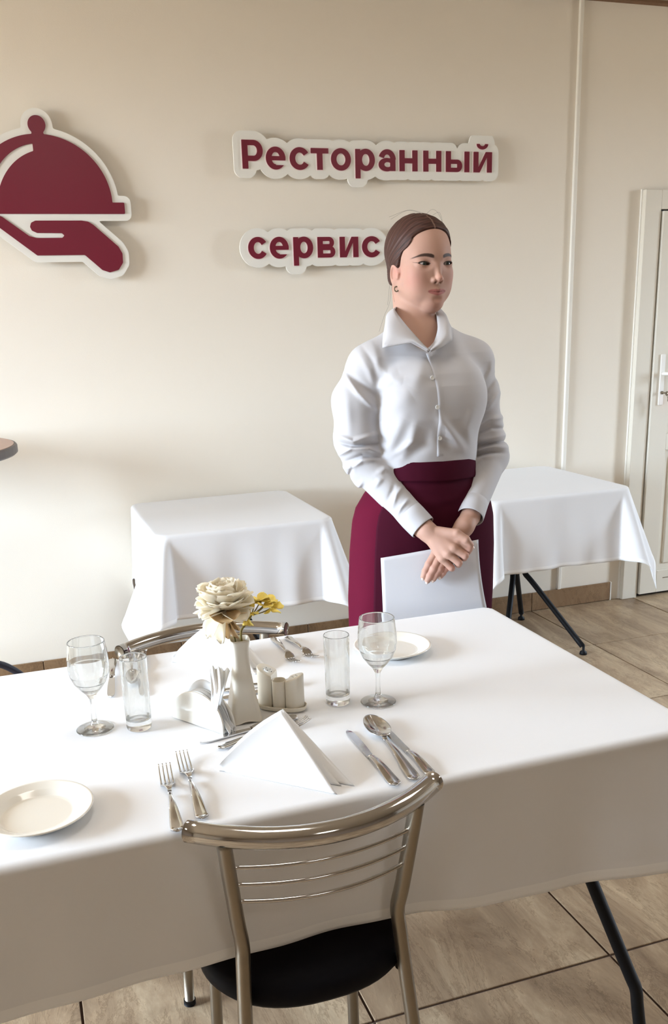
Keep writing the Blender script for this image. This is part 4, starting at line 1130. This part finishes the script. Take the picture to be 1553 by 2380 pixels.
def sdf_body(p):
    z = p[:, 2]; d = np.full(len(p), 1., f32)
    m = z > 1.30
    if m.any():
        q = p[m]; e = rc(q, HC + np.array([-.012, .030, -.055]) , np.array([.995, 2.205, 1.40]), .0500, .0540)
        e = smin(e, sdf_head(q), .013)
        d[m] = e
    m = (z > .0)
    e = torso(p); d = smin(d, e, .035)
    m = z > .85
    if m.any(): d[m] = smin(d[m], sdf_arms(p[m]), .015)
    m = z < 1.02
    if m.any():
        q = p[m]; e = np.minimum(rc(q, (.925, 2.18, .90), (.935, 2.18, .48), .088, .052), rc(q, (1.085, 2.18, .90), (1.075, 2.17, .48), .088, .052))
        e = smin(e, np.minimum(rc(q, (.935, 2.18, .48), (.94, 2.20, .09), .054, .034), rc(q, (1.075, 2.17, .48), (1.08, 2.185, .09), .054, .034)), .02)
        e = smin(e, np.minimum(rc(q, (.94, 2.215, .055), (.93, 2.08, .03), .032, .028), rc(q, (1.08, 2.20, .055), (1.09, 2.065, .03), .032, .028)), .02)
        d[m] = smin(d[m], e, .03)
    m = (z > .80) & (z < 1.06) & (p[:, 1] < 2.12)
    if m.any():
        q = p[m]; a = sdf_hand(q, LH, False); b = sdf_hand(q, RH, True)
        e = smin(a, b, .0012); d[m] = smin(d[m], e, .004)
    return d
bx_ = axis([(.735, .004), (.885, .00125), (1.125, .004), (1.285,)])
by_ = axis([(1.905, .00135), (2.325,)])
bz_ = axis([(-.012, .012), (.815, .0013), (1.035, .008), (1.345, .0013), (1.735,)])
V, F = surface_nets(sdf_body, bx_, by_, bz_)
M_skin = mat('skin', (.6, .4, .3), .58, attr='Col', spec=.25, bump=(700, .06, .0005), Subsurface_Weight=.12, Subsurface_Radius=(.012, .005, .003), Subsurface_Scale=.6)
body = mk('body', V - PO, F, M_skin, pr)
# skin colours
def skin_colour(V):
    base = np.array([.47, .28, .213]); c = np.tile(base, (len(V), 1)); q = tohead(V.astype(f32)); x, y, z = q.T; ax = np.abs(x); head = (V[:, 2] > 1.40)
    def blend(c, w, col): w = np.clip(w, 0, 1)[:, None]; return c * (1 - w) + np.array(col) * w
    g = lambda cx, cy, cz, r: np.exp(-(((ax - cx) ** 2 + (y - cy) ** 2 + (z - cz) ** 2) / r ** 2))
    h = head.astype(float)
    c = blend(c, h * .50 * g(4.6, 5.0, -3.9, 2.6), (.50, .19, .165)); c = blend(c, h * .35 * g(0, 9.6, -3.8, 1.1), (.64, .30, .24))
    c = blend(c, h * .45 * g(7.2, 0, -2.1, 1.8), (.58, .22, .18)); c = blend(c, h * .3 * g(0, 8, -10, 2.0), (.60, .28, .24))
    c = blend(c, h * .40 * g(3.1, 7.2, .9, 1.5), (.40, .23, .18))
    # lips
    fr = (y > 6.6) & head
    zl = -7.04 - .10 * np.cos(np.clip(ax, 0, 2.7) * 1.9) + .06
    up = .62 - .16 * (ax / 2.5) ** 2 * 2.0 + .10 * np.exp(-((ax - .55) / .35) ** 2) - .06 * np.exp(-(ax / .25) ** 2); lo = .82 * np.sqrt(np.clip(1 - (ax / 2.45) ** 2, 0, 1))
    up = np.clip(up, 0, 9) * (ax < 2.55)
    w = np.where(z > zl, np.clip((zl + up - z) / .14 + .5, 0, 1), np.clip((z - (zl - lo)) / .16 + .5, 0, 1)) * (ax < 2.55) * fr
    c = blend(c, w * .80, (.36, .105, .10))
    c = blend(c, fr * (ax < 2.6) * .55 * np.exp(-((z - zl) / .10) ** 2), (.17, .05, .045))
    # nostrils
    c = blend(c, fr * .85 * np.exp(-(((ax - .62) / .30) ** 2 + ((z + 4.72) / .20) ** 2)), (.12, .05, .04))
    # brows
    bzc = 1.25 + .40 * np.sin((ax - 1.3) * .75) - .10 * np.maximum(ax - 4.3, 0) ** 2; th = np.interp(ax, [1.3, 1.9, 3.9, 6.1], [.34, .46, .36, .08])
    st_ = 1
    w = np.clip((th - np.abs(z - bzc)) / .14 + .4, 0, 1) * np.clip((ax - 1.15) / .3, 0, 1) * np.clip((6.1 - ax) / .5, 0, 1) * (y > 3) * head
    c = blend(c, w * 1.0 * st_, (.055, .030, .022))
    # eyeliner: upper lid margin with a wing, softer lower margin
    X = ax - 3.42; hz = .44; Rr = (1.6 ** 2 + hz * hz) / (2 * hz); zc = -.40 + .12 * X / 1.4
    ztop = zc - (Rr - hz) + np.sqrt(np.clip(Rr ** 2 - X ** 2, 0, None)); Rl = (1.6 ** 2 + .30 ** 2) / (2 * .30); zbot = zc + (Rl - .30) - np.sqrt(np.clip(Rl ** 2 - X ** 2, 0, None))
    w = np.clip(1 - np.abs(z - ztop - .09) / .20, 0, 1) * (np.abs(X) < 1.5) * (y > 5); c = blend(c, h * w * 1.3, (.02, .012, .012))
    wing = np.clip(1 - np.abs(z - (-.28 + .30 * (X - 1.2))) / np.clip(.16 - .10 * (X - 1.2), .05, .2), 0, 1) * (X > 1.15) * (X < 2.55) * (y > 3); c = blend(c, h * wing * 1.3, (.02, .012, .012)) if False else c
    w = np.clip(1 - np.abs(z - zbot + .04) / .13, 0, 1) * (np.abs(X) < 1.4) * (y > 5); c = blend(c, h * w * .65, (.10, .05, .045))
    # hands slightly redder at knuckles
    hb = (V[:, 2] < 1.04).astype(float)
    for Hd in (RH, LH):
        for k in 'imrp':
            for J in Hd[k][1:3]:
                r = np.linalg.norm(V - J, axis=1); c = blend(c, hb * .35 * np.exp(-(r / .010) ** 2), (.58, .25, .21))
    return c
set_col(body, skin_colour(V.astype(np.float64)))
M_nail = mat('nail', (.80, .66, .60), .25, Coat_Weight=.4)
for c, dr in nails():
    rg = []; up = np.array([0, -1., .25]); sd = np.cross(dr, up); sd /= np.linalg.norm(sd); up = np.cross(sd, dr)
    V2 = []
    for i in range(9):
        t = i / 8; ww = .0044 * (1 - .25 * max(0, t - .6) ** 2 * 6) * (1 if t > .08 else .8)
        for j in range(7):
            s = -1 + 2 * j / 6; V2.append(c + dr * (-.006 + .0125 * t * (1 - .10 * s * s)) + sd * ww * s + up * (.0012 - .0022 * s * s))
    o = mk('fingernail', np.array(V2) - PO, grid_faces(9, 7), M_nail, body); solid(o, .0007)
# eyes
M_eye = mat('eye', (.8, .8, .8), .08, attr='Col', Coat_Weight=.5)
for s in (-1, 1):
    c = fromhead((s * 3.42, 6.22, -.40)); n1, n2 = 40, 40; V2 = []; g_ = HR.T @ np.array([.10 , 1, -.03]); gz = np.array([.16, 1, -.04]); gz /= np.linalg.norm(gz)
    gd = gz @ HR; u1 = np.cross(gd, [0, 0, 1]); u1 /= np.linalg.norm(u1); u2 = np.cross(u1, gd); cols = []
    for i in range(n1 + 1):
        th = PI * (i / n1) ** 1.3
        for j in range(n2):
            ph = 2 * PI * j / n2
            V2.append(c + .0125 * (gd * math.cos(th) + (u1 * math.cos(ph) + u2 * math.sin(ph)) * math.sin(th)))
            cols.append((.008, .008, .01) if th < .20 else ((.045, .06, .055) if th < .50 else ((.05, .06, .06) if th < .55 else (.50, .44, .42))))
    e = mk('eye', np.array(V2) - PO, grid_faces(n1 + 1, n2, False, True), M_eye, pr); set_col(e, np.array(cols))
# lashes and eyeliner wing: thin dark strands lying on the upper lid
M_lash = mat('eyelash', (.012, .008, .008), .5)
def head_front(X, Z, y0=10.5):
    ys_ = np.linspace(y0, 1.5, 181); q = np.stack([np.full(181, X), ys_, np.full(181, Z)], -1); d = sdf_head(fromhead(q).astype(f32)); i = int(np.argmax(d < 0)); return ys_[i]
for s in (-1, 1):
    P = []; R_ = []
    for t in np.linspace(-1.35, 2.25, 24):
        if t < 1.45:
            Rr = (1.6 ** 2 + .44 ** 2) / (2 * .44); z = -.40 + .12 * t / 1.4 - (Rr - .44) + math.sqrt(Rr ** 2 - t * t) + .10
            r = .00045 + .00050 * min(1, (t + 1.35) / 2)
        else:
            z = -.22 + .34 * (t - 1.45); r = .00085 * max(0, 1 - (t - 1.45) / .82) + .0001
        P.append(fromhead((s * (3.42 + t), head_front(s * (3.42 + t), z + (.10 if t < 1.4 else 0)) + .02, z))); R_.append(r)
    tube('eyelash', np.array(P) - PO, R_, M_lash, pr, seg=8)
# hair --------------------------------------------------------------------------
def hair_sdf(p):
    q = tohead(p); x, y, z = q.T; ax = np.abs(x)
    d = ell(q, (0, -1.9, 3.42), (7.75, 9.45, 8.6))
    d = smin(d, ell(q, (0, 1.4, 5.0), (6.75, 6.2, 5.85)), 1.5)
    d = smin(d, ell(q, (0, -6.0, -3.0), (5.6, 4.2, 4.6)), 2.0)
    m = q.copy(); m[:, 0] = ax
    d = smin(d, ell(m, (5.6, -.6, 1.0), (1.95, 3.6, 3.6)), 1.5)
    # combed strands: fine ridges that run from the parting back to the nape
    an_ = np.arctan2(z + 4.5, y + 8.0); rr = np.hypot(z + 4.5, y + 8.0)
    d = d - .045 * np.sin(an_ * 46 + 1.7 * np.sin(ax * .9)) - .03 * np.sin(an_ * 93 + ax) + .07 * np.exp(-(x / .22) ** 2) * (z > 6) * 3.2
    # hairline
    zl = np.interp(ax, [0, 1.5, 3.5, 5.2, 6.3, 8], [8.45, 8.2, 7.75, 6.4, 3.4, 1.0])      # front line height
    yl = np.interp(z, [-3, -1.6, 0, 1.5, 3., 4.5, 6.5, 8.2], [.4, .5, 1.35, 2.1, 3.0, 4.2, 5.4, 7.0])
    front = np.maximum(y - yl - .0, -(z - zl) * .7)
    cut = np.minimum(np.where(ax < 3.5, zl - z, 1e3), 1e3)
    k = smin(-(z - zl) * .75, (y - yl) * .95, .8)
    k = np.where(y > -1, np.maximum(-(z - zl) * .75, -9) , -9)
    k = np.minimum(k, (y - yl) * .95)
    d = smax(d, k, .35)
    # ear opening and nape
    d = smax(d, -ell(m, (7.7, -.9, -4.0), (1.9, 2.4, 3.6)), .4)
    d = smax(d, -(z + 5.6 + .12 * (y + 5)), .8)
    return d * (HS / 100)
hx = axis([(HC[0] - .115, .0016), (HC[0] + .115,)]); hy = axis([(HC[1] - .115, .0016), (HC[1] + .125,)]); hz_ = axis([(HC[2] - .085, .0016), (HC[2] + .13,)])
V, F = surface_nets(hair_sdf, hx, hy, hz_)
M_hair = mat('brown_hair', (.05, .025, .018), .52, attr='Col', spec=.22, bump=(500, .15, .0006))
hair = mk('hair', V - PO, F, M_hair, pr)
q = tohead(V); an_ = np.arctan2(q[:, 2] + 4.5, q[:, 1] + 8.0)
t_ = .5 + .25 * np.sin(an_ * 70 + 2 * np.sin(np.abs(q[:, 0]) * 1.1)) + .25 * np.sin(an_ * 151 + np.abs(q[:, 0]) * .7)
cc = np.array([.030, .013, .010])[None] * (1 - t_[:, None]) + np.array([.090, .040, .030])[None] * t_[:, None]
pt = np.exp(-(q[:, 0] / .16) ** 2) * (q[:, 2] > 6.5); cc = cc * (1 - .6 * pt[:, None]) + np.array([.42, .27, .21])[None] * .6 * pt[:, None]
set_col(hair, cc)
# low tail behind the neck and loose wisps
P = catmull([fromhead(v_) for v_ in ((1, -9.6, -2.2), (3.0, -10.8, -5), (4.2, -11.3, -10), (4.6, -12.2, -16), (4.8, -12.4, -22))], 6)
tube('hair_tail', P - PO, np.interp(np.linspace(0, 1, len(P)), [0, .1, .5, 1], [.016, .020, .019, .004]), bpy.data.materials['brown_hair'].copy(), pr, seg=16)
M_wisp = mat('hair_strand', (.06, .032, .022), .5)
bpy.data.objects['hair_tail'].data.materials[0] = M_wisp
wis = [[(-2, 5, 10.8), (1.5, 3, 12.5), (5.5, 0, 11.5), (8.6, -2, 7.5), (8.7, -2, 3)], [(-1, 3, 11.4), (-4.5, 1, 12.3), (-7.5, -2, 10.5)], [(1, 4, 11.1), (4.2, 2, 11.9), (7.2, -1, 9.6), (8.4, -2.5, 5)], [(0, 2, 11.6), (-3, -1, 12.6), (-6.8, -4, 11.2)],
       [(-6, -5, -4.5), (-7, -4, -8), (-7.5, -3.6, -10)], [(-5.5, -5, -5), (-6.6, -4.2, -9.5), (-8.2, -4, -12.5), (-9.8, -4, -16.5)], [(-6.4, -3.5, -4), (-6.6, -2.4, -7), (-6.2, -2.2, -9.8)]]
for w_ in wis: tube('hair_strand', catmull([fromhead(v_) for v_ in w_], 6) - PO, .00022, M_wisp, pr, seg=5)
# earring: a small metal hoop
a_ = np.linspace(0, 2 * PI, 25)[:-1]
ec = fromhead((-7.05, .15, -6.1)); tube('earring', np.stack([ec[0] + .0045 * np.cos(a_), ec[1] - .003 * np.cos(a_), ec[2] + .0060 * np.sin(a_)], -1) - PO, .0016, mat('earring_metal', (.20, .16, .11), .3, 1.0), pr, closed=True, seg=8)['label'] = 'small metal hoop earring'
# ------------------------------------------------------------------ clothes
def proj(p):
    c = (p - CP.astype(f32)) @ RC.T.astype(f32)
    return 776.5 + DX + FOC * c[:, 0] / c[:, 2], 1190 + DY + FOC * c[:, 1] / c[:, 2]
# folds of the shirt: (x0,y0,x1,y1,width px,height m) as seen from the front
def cr(*a): return [(740 + x / 3.235, 700 + y / 3.235) for x, y in a]
FOLDS = []
def fold(pts, w, h):
    P = cr(*pts)
    FOLDS.append((P, w, h))
body_folds = [([(440, 500), (520, 545), (600, 520)], 9, .006), ([(440, 650), (560, 590), (640, 600)], 9, .006), ([(820, 430), (770, 540), (700, 650)], 16, .006),
              ([(500, 1180), (570, 1030), (640, 880)], 13, .008), ([(620, 1190), (700, 1050), (730, 930)], 10, .007), ([(660, 1190), (800, 1080), (830, 950)], 12, -.005), ([(900, 860), (1000, 990), (1110, 1130)], 9, .007), ([(900, 1000), (1000, 1130)], 10, -.005),
              
              ([(560, 1160), (680, 1080), (740, 1060)], 6, .005), ([(480, 900), (520, 1060)], 12, .005), ([(1160, 1130), (1120, 960), (1180, 800)], 10, .005), ([(400, 320), (440, 420), (450, 520)], 8, .005), ([(540, 760), (640, 740), (700, 700)], 18, .005)]
arm_folds = [([(190, 540), (300, 690), (440, 820)], 7, .0075), ([(250, 560), (360, 660), (450, 740)], 8, -.005), ([(130, 1010), (260, 1055), (440, 1000)], 6, .008), ([(150, 1060), (270, 1090), (450, 1070)], 5, -.008), ([(165, 1150), (250, 1108), (380, 1112), (465, 1140)], 5, .009), ([(200, 1210), (330, 1160), (460, 1180)], 5, -.006),
             ([(190, 1250), (260, 1260), (330, 1200), (440, 1190)], 6, .008), ([(230, 1330), (250, 1270), (320, 1220)], 5, -.006), ([(250, 1360), (300, 1400), (330, 1360)], 6, .005), ([(440, 1300), (500, 1260), (530, 1280)], 7, .004), ([(560, 1540), (590, 1450), (630, 1400)], 5, .004), ([(600, 1610), (620, 1560), (680, 1490)], 5, .005), ([(420, 1400), (480, 1330)], 7, .004), ([(520, 1500), (560, 1420), (570, 1380)], 6, -.003),
             ([(210, 700), (225, 850), (235, 1000)], 12, .003), ([(300, 380), (380, 520), (430, 640)], 9, .005), ([(330, 340), (420, 470), (440, 560)], 6, -.004),
             ([(1200, 850), (1290, 790), (1360, 690)], 6, .007), ([(1195, 760), (1270, 690), (1330, 560)], 7, -.005), ([(1230, 640), (1300, 520), (1310, 420)], 7, .005), ([(1195, 940), (1290, 890), (1390, 870)], 6, .008), ([(1190, 990), (1300, 950), (1400, 960)], 5, -.006), ([(1190, 1045), (1310, 1030), (1410, 1005)], 6, .008), ([(1190, 1080), (1300, 1070), (1415, 1050)], 4, -.007), ([(1180, 1120), (1300, 1095), (1420, 1095)], 6, .008), ([(1170, 1170), (1280, 1130), (1410, 1140)], 5, -.005), ([(1165, 1210), (1230, 1170), (1320, 1160)], 6, .005), ([(1150, 1280), (1220, 1240)], 8, .003)]
for a in body_folds: fold(a[0], a[1] * 1.2, a[2] * .95)
NB = len(FOLDS)
for a in arm_folds: fold(a[0], a[1] * .95, a[2] * 1.3)
def fold_height(p, fs):
    u, v = proj(p); hgt = np.zeros(len(p), f32)
    for (P, w, h) in fs:
        best = np.full(len(p), 1e9, f32); bt = np.zeros(len(p), f32); n = len(P) - 1
        for k in range(n):
            a, b = P[k], P[k + 1]
            dx, dy = b[0] - a[0], b[1] - a[1]; t = ((u - a[0]) * dx + (v - a[1]) * dy) / (dx * dx + dy * dy); tc = np.clip(t, 0, 1)
            r = np.hypot(u - a[0] - tc * dx, v - a[1] - tc * dy); m = r < best; best[m] = r[m]; bt[m] = ((k + tc) / n)[m]
        hgt += np.float32(h) * np.exp(-(best / w) ** 2) * np.sin(PI * (.07 + .86 * bt)) ** .8
    return hgt * np.clip((2.245 - p[:, 1]) / .05, 0, 1)
dR = (WR - ER) / np.linalg.norm(WR - ER); dL = (WL - EL) / np.linalg.norm(WL - EL)
SLR = [(.862, 2.200, 1.345), (.822, 2.197, 1.265), (.818, 2.190, 1.170), (.834, 2.180, 1.108)]
SLL = [(1.148, 2.195, 1.348), (1.168, 2.190, 1.270), (1.180, 2.183, 1.170), (1.195, 2.172, 1.098)]
def sleeve(p, Sx, r, Wp, dr_):
    Sx = [np.array(s) for s in Sx]; d = None
    for k in range(3):
        e = rc(p, Sx[k], Sx[k + 1], r[k], r[k + 1]); d = e if d is None else smin(d, e, .02)
    cs = Wp - dr_ * .055
    d = smin(d, rc(p, Sx[3], cs, r[3], .0365), .02)
    d = smin(d, rc(p, cs - dr_ * .001, Wp, .0350, .0335), .004)
    return d, cs
def shirt_sdf(p):
    t = torso(p, .009)
    # the fabric hangs straight from the bust to the waist and blouses over the band
    z = p[:, 2]
    a = np.interp(z, [1.04, 1.075, 1.10, 1.14, 1.22, 1.30, 1.34], [.106, .120, .128, .130, .133, .133, .10]).astype(f32); b = np.interp(z, [1.04, 1.075, 1.10, 1.14, 1.22, 1.30, 1.34], [.085, .094, .104, .110, .118, .110, .07]).astype(f32)
    k = ((np.abs(p[:, 0] - 1.003) / a) ** 2.2 + (np.abs(p[:, 1] - 2.176) / b) ** 2.2) ** (1 / 2.2)
    t = smin(t, smax((k - 1) * np.minimum(a, b), z - 1.33, .03), .03)
    t = smax(t, 1.045 - z, .01)
    if len(p) < 300000: t = t - fold_height(p, FOLDS[:NB])
    r, c1 = sleeve(p, SLR, (.050, .059, .055, .048), WR, dR); l, c2 = sleeve(p, SLL, (.047, .050, .049, .047), WL, dL)
    fh = fold_height(p, FOLDS[NB:])
    # folds stop at the cuffs
    kr = np.clip(-((p - c1.astype(f32)) @ dR.astype(f32)) / .012, 0, 1); kl = np.clip(-((p - c2.astype(f32)) @ dL.astype(f32)) / .012, 0, 1)
    r = r - fh * kr; l = l - fh * kl
    r = smax(r, (p - WR.astype(f32)) @ dR.astype(f32) + .006, .002); l = smax(l, (p - WL.astype(f32)) @ dL.astype(f32) + .006, .002)
    r = smax(r, -rc(p, WR - dR * .03, WR + dR * .05, .0305, .0305), .002); l = smax(l, -rc(p, WL - dL * .03, WL + dL * .05, .0300, .0300), .002)
    s = np.minimum(r, l)
    hgt = np.clip((z - 1.29) / .06, 0, 1)
    d = np.where(True, smin(t, s, .010), 0)
    d2 = smin(t, s, .045); d = d * (1 - hgt) + d2 * hgt
    # neck opening
    d = smax(d, -rc(p, NV, NB_, .011, .070), .004)
    return d
NV = U(997, 816, 2.205); NB_ = np.array([.992, 2.185, 1.475])
sx_ = axis([(.70, .002), (1.29,)]); sy_ = axis([(1.93, .002), (2.34,)]); sz_ = axis([(.90, .002), (1.50,)])
V, F = surface_nets(shirt_sdf, sx_, sy_, sz_)
M_shirt = mat('shirt_cotton', (.52, .51, .525), .75, bump=(900, .2, .0005), spec=.2, Sheen_Weight=.1)
mk('shirt', V - PO, F, M_shirt, pr)
def surf_y(x, z, f=shirt_sdf, y0=1.98, y1=2.25):
    ys_ = np.linspace(y0, y1, 160); x = np.atleast_1d(x); z = np.atleast_1d(z); out = []
    for a, b in zip(x, z):
        d = f(np.stack([np.full(160, a), ys_, np.full(160, b)], -1).astype(f32)); i = np.argmax(d < 0)
        out.append(ys_[i] - (ys_[1] - ys_[0]) * (1 - d[i - 1] / (d[i - 1] - d[i])) if i > 0 else np.nan)
    return np.array(out)
# placket
top = Yp(998, 822, 2.085); bot = Yp(1012, 1060, 2.075); V2 = []; n = 34
for i in range(n + 1):
    t = i / n; z = top[2] + (bot[2] - top[2]) * t; xc = top[0] + (bot[0] - top[0]) * (t + .10 * math.sin(PI * t))
    xs_ = xc + np.linspace(0, .030, 5); y = surf_y(xs_, np.full(5, z))
    for kk, (a, b) in enumerate(zip(xs_, y)): V2.append((a, b - .0008 + .0005 * kk, z))
pk = mk('placket', np.array(V2) - PO, grid_faces(n + 1, 5), M_shirt, pr); solid(pk, .0008)
M_but = mat('shirt_button', (.82, .82, .80), .3)
for (px_, py_) in ((1004, 878), (1016, 946), (1022, 1018)):
    q = Yp(px_, py_, 2.07); y = surf_y([q[0]], [q[2]])[0]; q = Yp(px_, py_, y); y = surf_y([q[0]], [q[2]])[0]
    v, f = lathe_geo([(.0001, 0), (.0048, 0), (.0055, .0008), (.0055, .0016), (.0048, .002), (.0036, .0015), (.0001, .0015)], 20)
    mk('button', np.array([[a, -c, b] for a, b, c in v]) + np.array([q[0], y - .0018, q[2]]) - PO, f, M_but, pr)
# cuffs: bands round the sleeve ends, each with a button
for Wp, dr_, bs in ((WR, dR, 1), (WL, dL, -1)):
    prof = [(-.056, .0355), (-.0555, .0368), (-.03, .0362), (-.002, .0352), (.0015, .0347), (.0025, .0338), (.001, .0328), (-.004, .0324), (-.05, .0330)]
    u1 = np.cross(dr_, [0, 0, 1.]); u1 /= np.linalg.norm(u1); u2 = np.cross(dr_, u1); a_ = np.linspace(0, 2 * PI, 48, endpoint=False)
    rg = np.array([Wp + dr_ * t + r * (np.cos(a_)[:, None] * u1 + np.sin(a_)[:, None] * u2) for t, r in prof])
    mk('cuff', rg.reshape(-1, 3) - PO, grid_faces(len(prof), 48, False, True), M_shirt, pr)
# collar ------------------------------------------------------------------------
Fl = catmull([U(997, 816, 2.222), U(974, 790, 2.224), U(945, 757, 2.240), U(923, 728, 2.262), U(920, 716, 2.30), U(940, 706, 2.36), U(968, 703, 2.385), U(1002, 708, 2.37), U(1012, 722, 2.315), U(1016, 744, 2.275), U(1017, 768, 2.246), U(1010, 793, 2.232), U(998, 815, 2.222)], 6)
def outer(ctrl, n):
    P = np.array(ctrl); L = np.r_[0, np.cumsum(np.linalg.norm(np.diff(P, axis=0), axis=1))]; t = np.linspace(0, L[-1], n); return np.stack([np.interp(t, L, P[:, k]) for k in range(3)], -1)
OT = [U(997, 819, 2.208), U(955, 796, 2.200), U(889, 808, 2.205), U(891, 780, 2.240), U(896, 752, 2.290), U(925, 738, 2.38), U(968, 734, 2.43), U(1022, 724, 2.40), U(1040, 742, 2.33), U(1051, 765, 2.270), U(1051, 791, 2.232), U(1028, 806, 2.212), U(999, 819, 2.208)]
n = len(Fl)
# match control points one to one so that the points of the collar stay sharp
idx = np.linspace(0, len(OT) - 1, n); O2 = np.stack([np.interp(idx, range(len(OT)), np.array(OT)[:, k]) for k in range(3)], -1)
V2 = []; m = 9
for i in range(n):
    for j in range(m):
        t = j / (m - 1); p = Fl[i] * (1 - t) + O2[i] * t; out = np.array([p[0] - .992, p[1] - 2.20, 0]); out /= np.linalg.norm(out) + 1e-9
        p = p + out * .009 * math.sin(PI * min(t * 1.1, 1)) + np.array([0, 0, .004]) * math.sin(PI * t); V2.append(p)
col_ = mk('collar', np.array(V2) - PO, grid_faces(n, m), M_shirt, pr); solid(col_, .0022)
# skirt ---------------------------------------------------------------------------
M_sk = mat('maroon_skirt', srgb(90, 20, 42), .85, bump=(600, .2, .0005), spec=.05)
M_ap = mat('dark_maroon_apron', srgb(64, 18, 34), .85, bump=(600, .2, .0005), spec=.05)
kz = [.46, .60, .74, .87, .95, .985, 1.015, 1.045, 1.075, 1.100]
ka = [.190, .198, .202, .199, .193, .184, .166, .145, .131, .1275]
kb = [.135, .137, .137, .134, .130, .126, .120, .113, .1075, .105]
kc = [.990, .990, .992, .995, .997, .998, 1.000, 1.002, 1.003, 1.004]
def skirt_pt(a, z, off=0., fo=True):
    A = np.interp(z, kz, ka) + off; B = np.interp(z, kz, kb) + off; cx = np.interp(z, kz, kc); e = 2.15
    c, s = math.cos(a), math.sin(a); r = 1 / (abs(c) ** e + abs(s) ** e) ** (1 / e)
    w = np.clip((1.0 - z) / .5, 0, 1) * .006 * math.sin(a * 7 + 1) if fo else 0
    return np.array([cx + (A + w) * r * c, 2.178 + (B + w) * r * s, z])
zs_ = np.linspace(.46, 1.092, 60); aa = np.linspace(0, 2 * PI, 120, endpoint=False)
rg = [[skirt_pt(a, z) for a in aa] for z in zs_] + [[skirt_pt(a, z, -.004) for a in aa] for z in zs_[::-1]]
r_ = np.array(rg).reshape(-1, 3); f = grid_faces(120, 120, True, True); mk('skirt', r_ - PO, f, M_sk, pr)
# apron panel wrapped over the front
a0, a1 = PI + .62, 2 * PI - .16; V2 = []; na, nz = 70, 60
for i in range(na + 1):
    a = a0 + (a1 - a0) * i / na
    for j in range(nz + 1):
        z = .50 + (1.080 - .50) * j / nz; o = .0045 + .003 * math.exp(-((z - (1.062 - .02 * math.sin((a - a0) / (a1 - a0) * PI))) / .006) ** 2)
        # soft drag folds below the band
        o += .004 * math.exp(-((z - 1.035 + .018 * math.cos((a - 4.6) * 2.2)) / .010) ** 2) * math.exp(-((a - 4.7) / .5) ** 2) + .002 * math.sin(a * 16) * np.clip((.95 - z) / .3, 0, 1)
        V2.append(skirt_pt(a, z, o))
ap = mk('apron', np.array(V2) - PO, grid_faces(na + 1, nz + 1), M_ap, pr); solid(ap, .002)
wb = []
for z, o in ((1.060, .004), (1.060, .0085), (1.064, .0095), (1.085, .0085), (1.108, .0080), (1.110, .0065), (1.108, .001), (1.06, .001)):
    ring_ = []
    for a in np.linspace(0, 2 * PI, 100, endpoint=False):
        p = skirt_pt(a, min(z, 1.0999), o); p[2] = z + .004 * max(0, -math.sin(a)) + .008 * max(0, -math.cos(a)) ; ring_.append(p)
    wb.append(ring_)
v = np.array(wb).reshape(-1, 3); mk('waistband', v - PO, grid_faces(8, 100, True, True), M_ap, pr)
# shoes
for s in (-1, 1):
    x0 = 1.01 + s * .075; rg = []
    for t, w, h, y in ((0, .02, .03, 2.262), (.05, .030, .05, 2.255), (.3, .032, .055, 2.21), (.55, .036, .045, 2.15), (.8, .040, .032, 2.08), (.95, .028, .026, 2.045), (1, .008, .018, 2.036)):
        a = np.linspace(0, 2 * PI, 20, endpoint=False); rg.append(np.stack([x0 + w * np.cos(a), np.full(20, y), np.maximum(h / 2 + (h / 2 + .004) * np.sin(a), .001) + .004], -1))
    v, f = loft(rg); mk('shoe', v - PO, f, M_black, pr)

# sheet held at the front -----------------------------------------------------------
M_pap = mat('white_paper', srgb(206, 206, 210), .55)
TL, TR = U(885, 1297, 2.292), U(1112, 1254, 2.288); V2 = []; n, m = 24, 20
dn = np.array([-.003, -.022, -.205])
for i in range(n + 1):
    s = i / n
    for j in range(m + 1):
        t = j / m; p = TL * (1 - s) + TR * s + dn * t + np.array([.016 * t * t * s * s * 1.6, 0, 0]); p = p + np.array([0, -.006 * math.sin(PI * s) * (1 - .3 * t), 0]); V2.append(p)
pc_ = (TL + TR) / 2 + dn
sh = mk('paper_sheet', np.array(V2) - pc_, grid_faces(n + 1, m + 1), M_pap); sh.location = pc_; solid(sh, .0009)
tag(sh, 'blank white sheet held upright by the person below the folded hands', 'paper')
print('SHEET', V2[0], V2[-1], min(p[1] for p in V2), max(p[1] for p in V2))
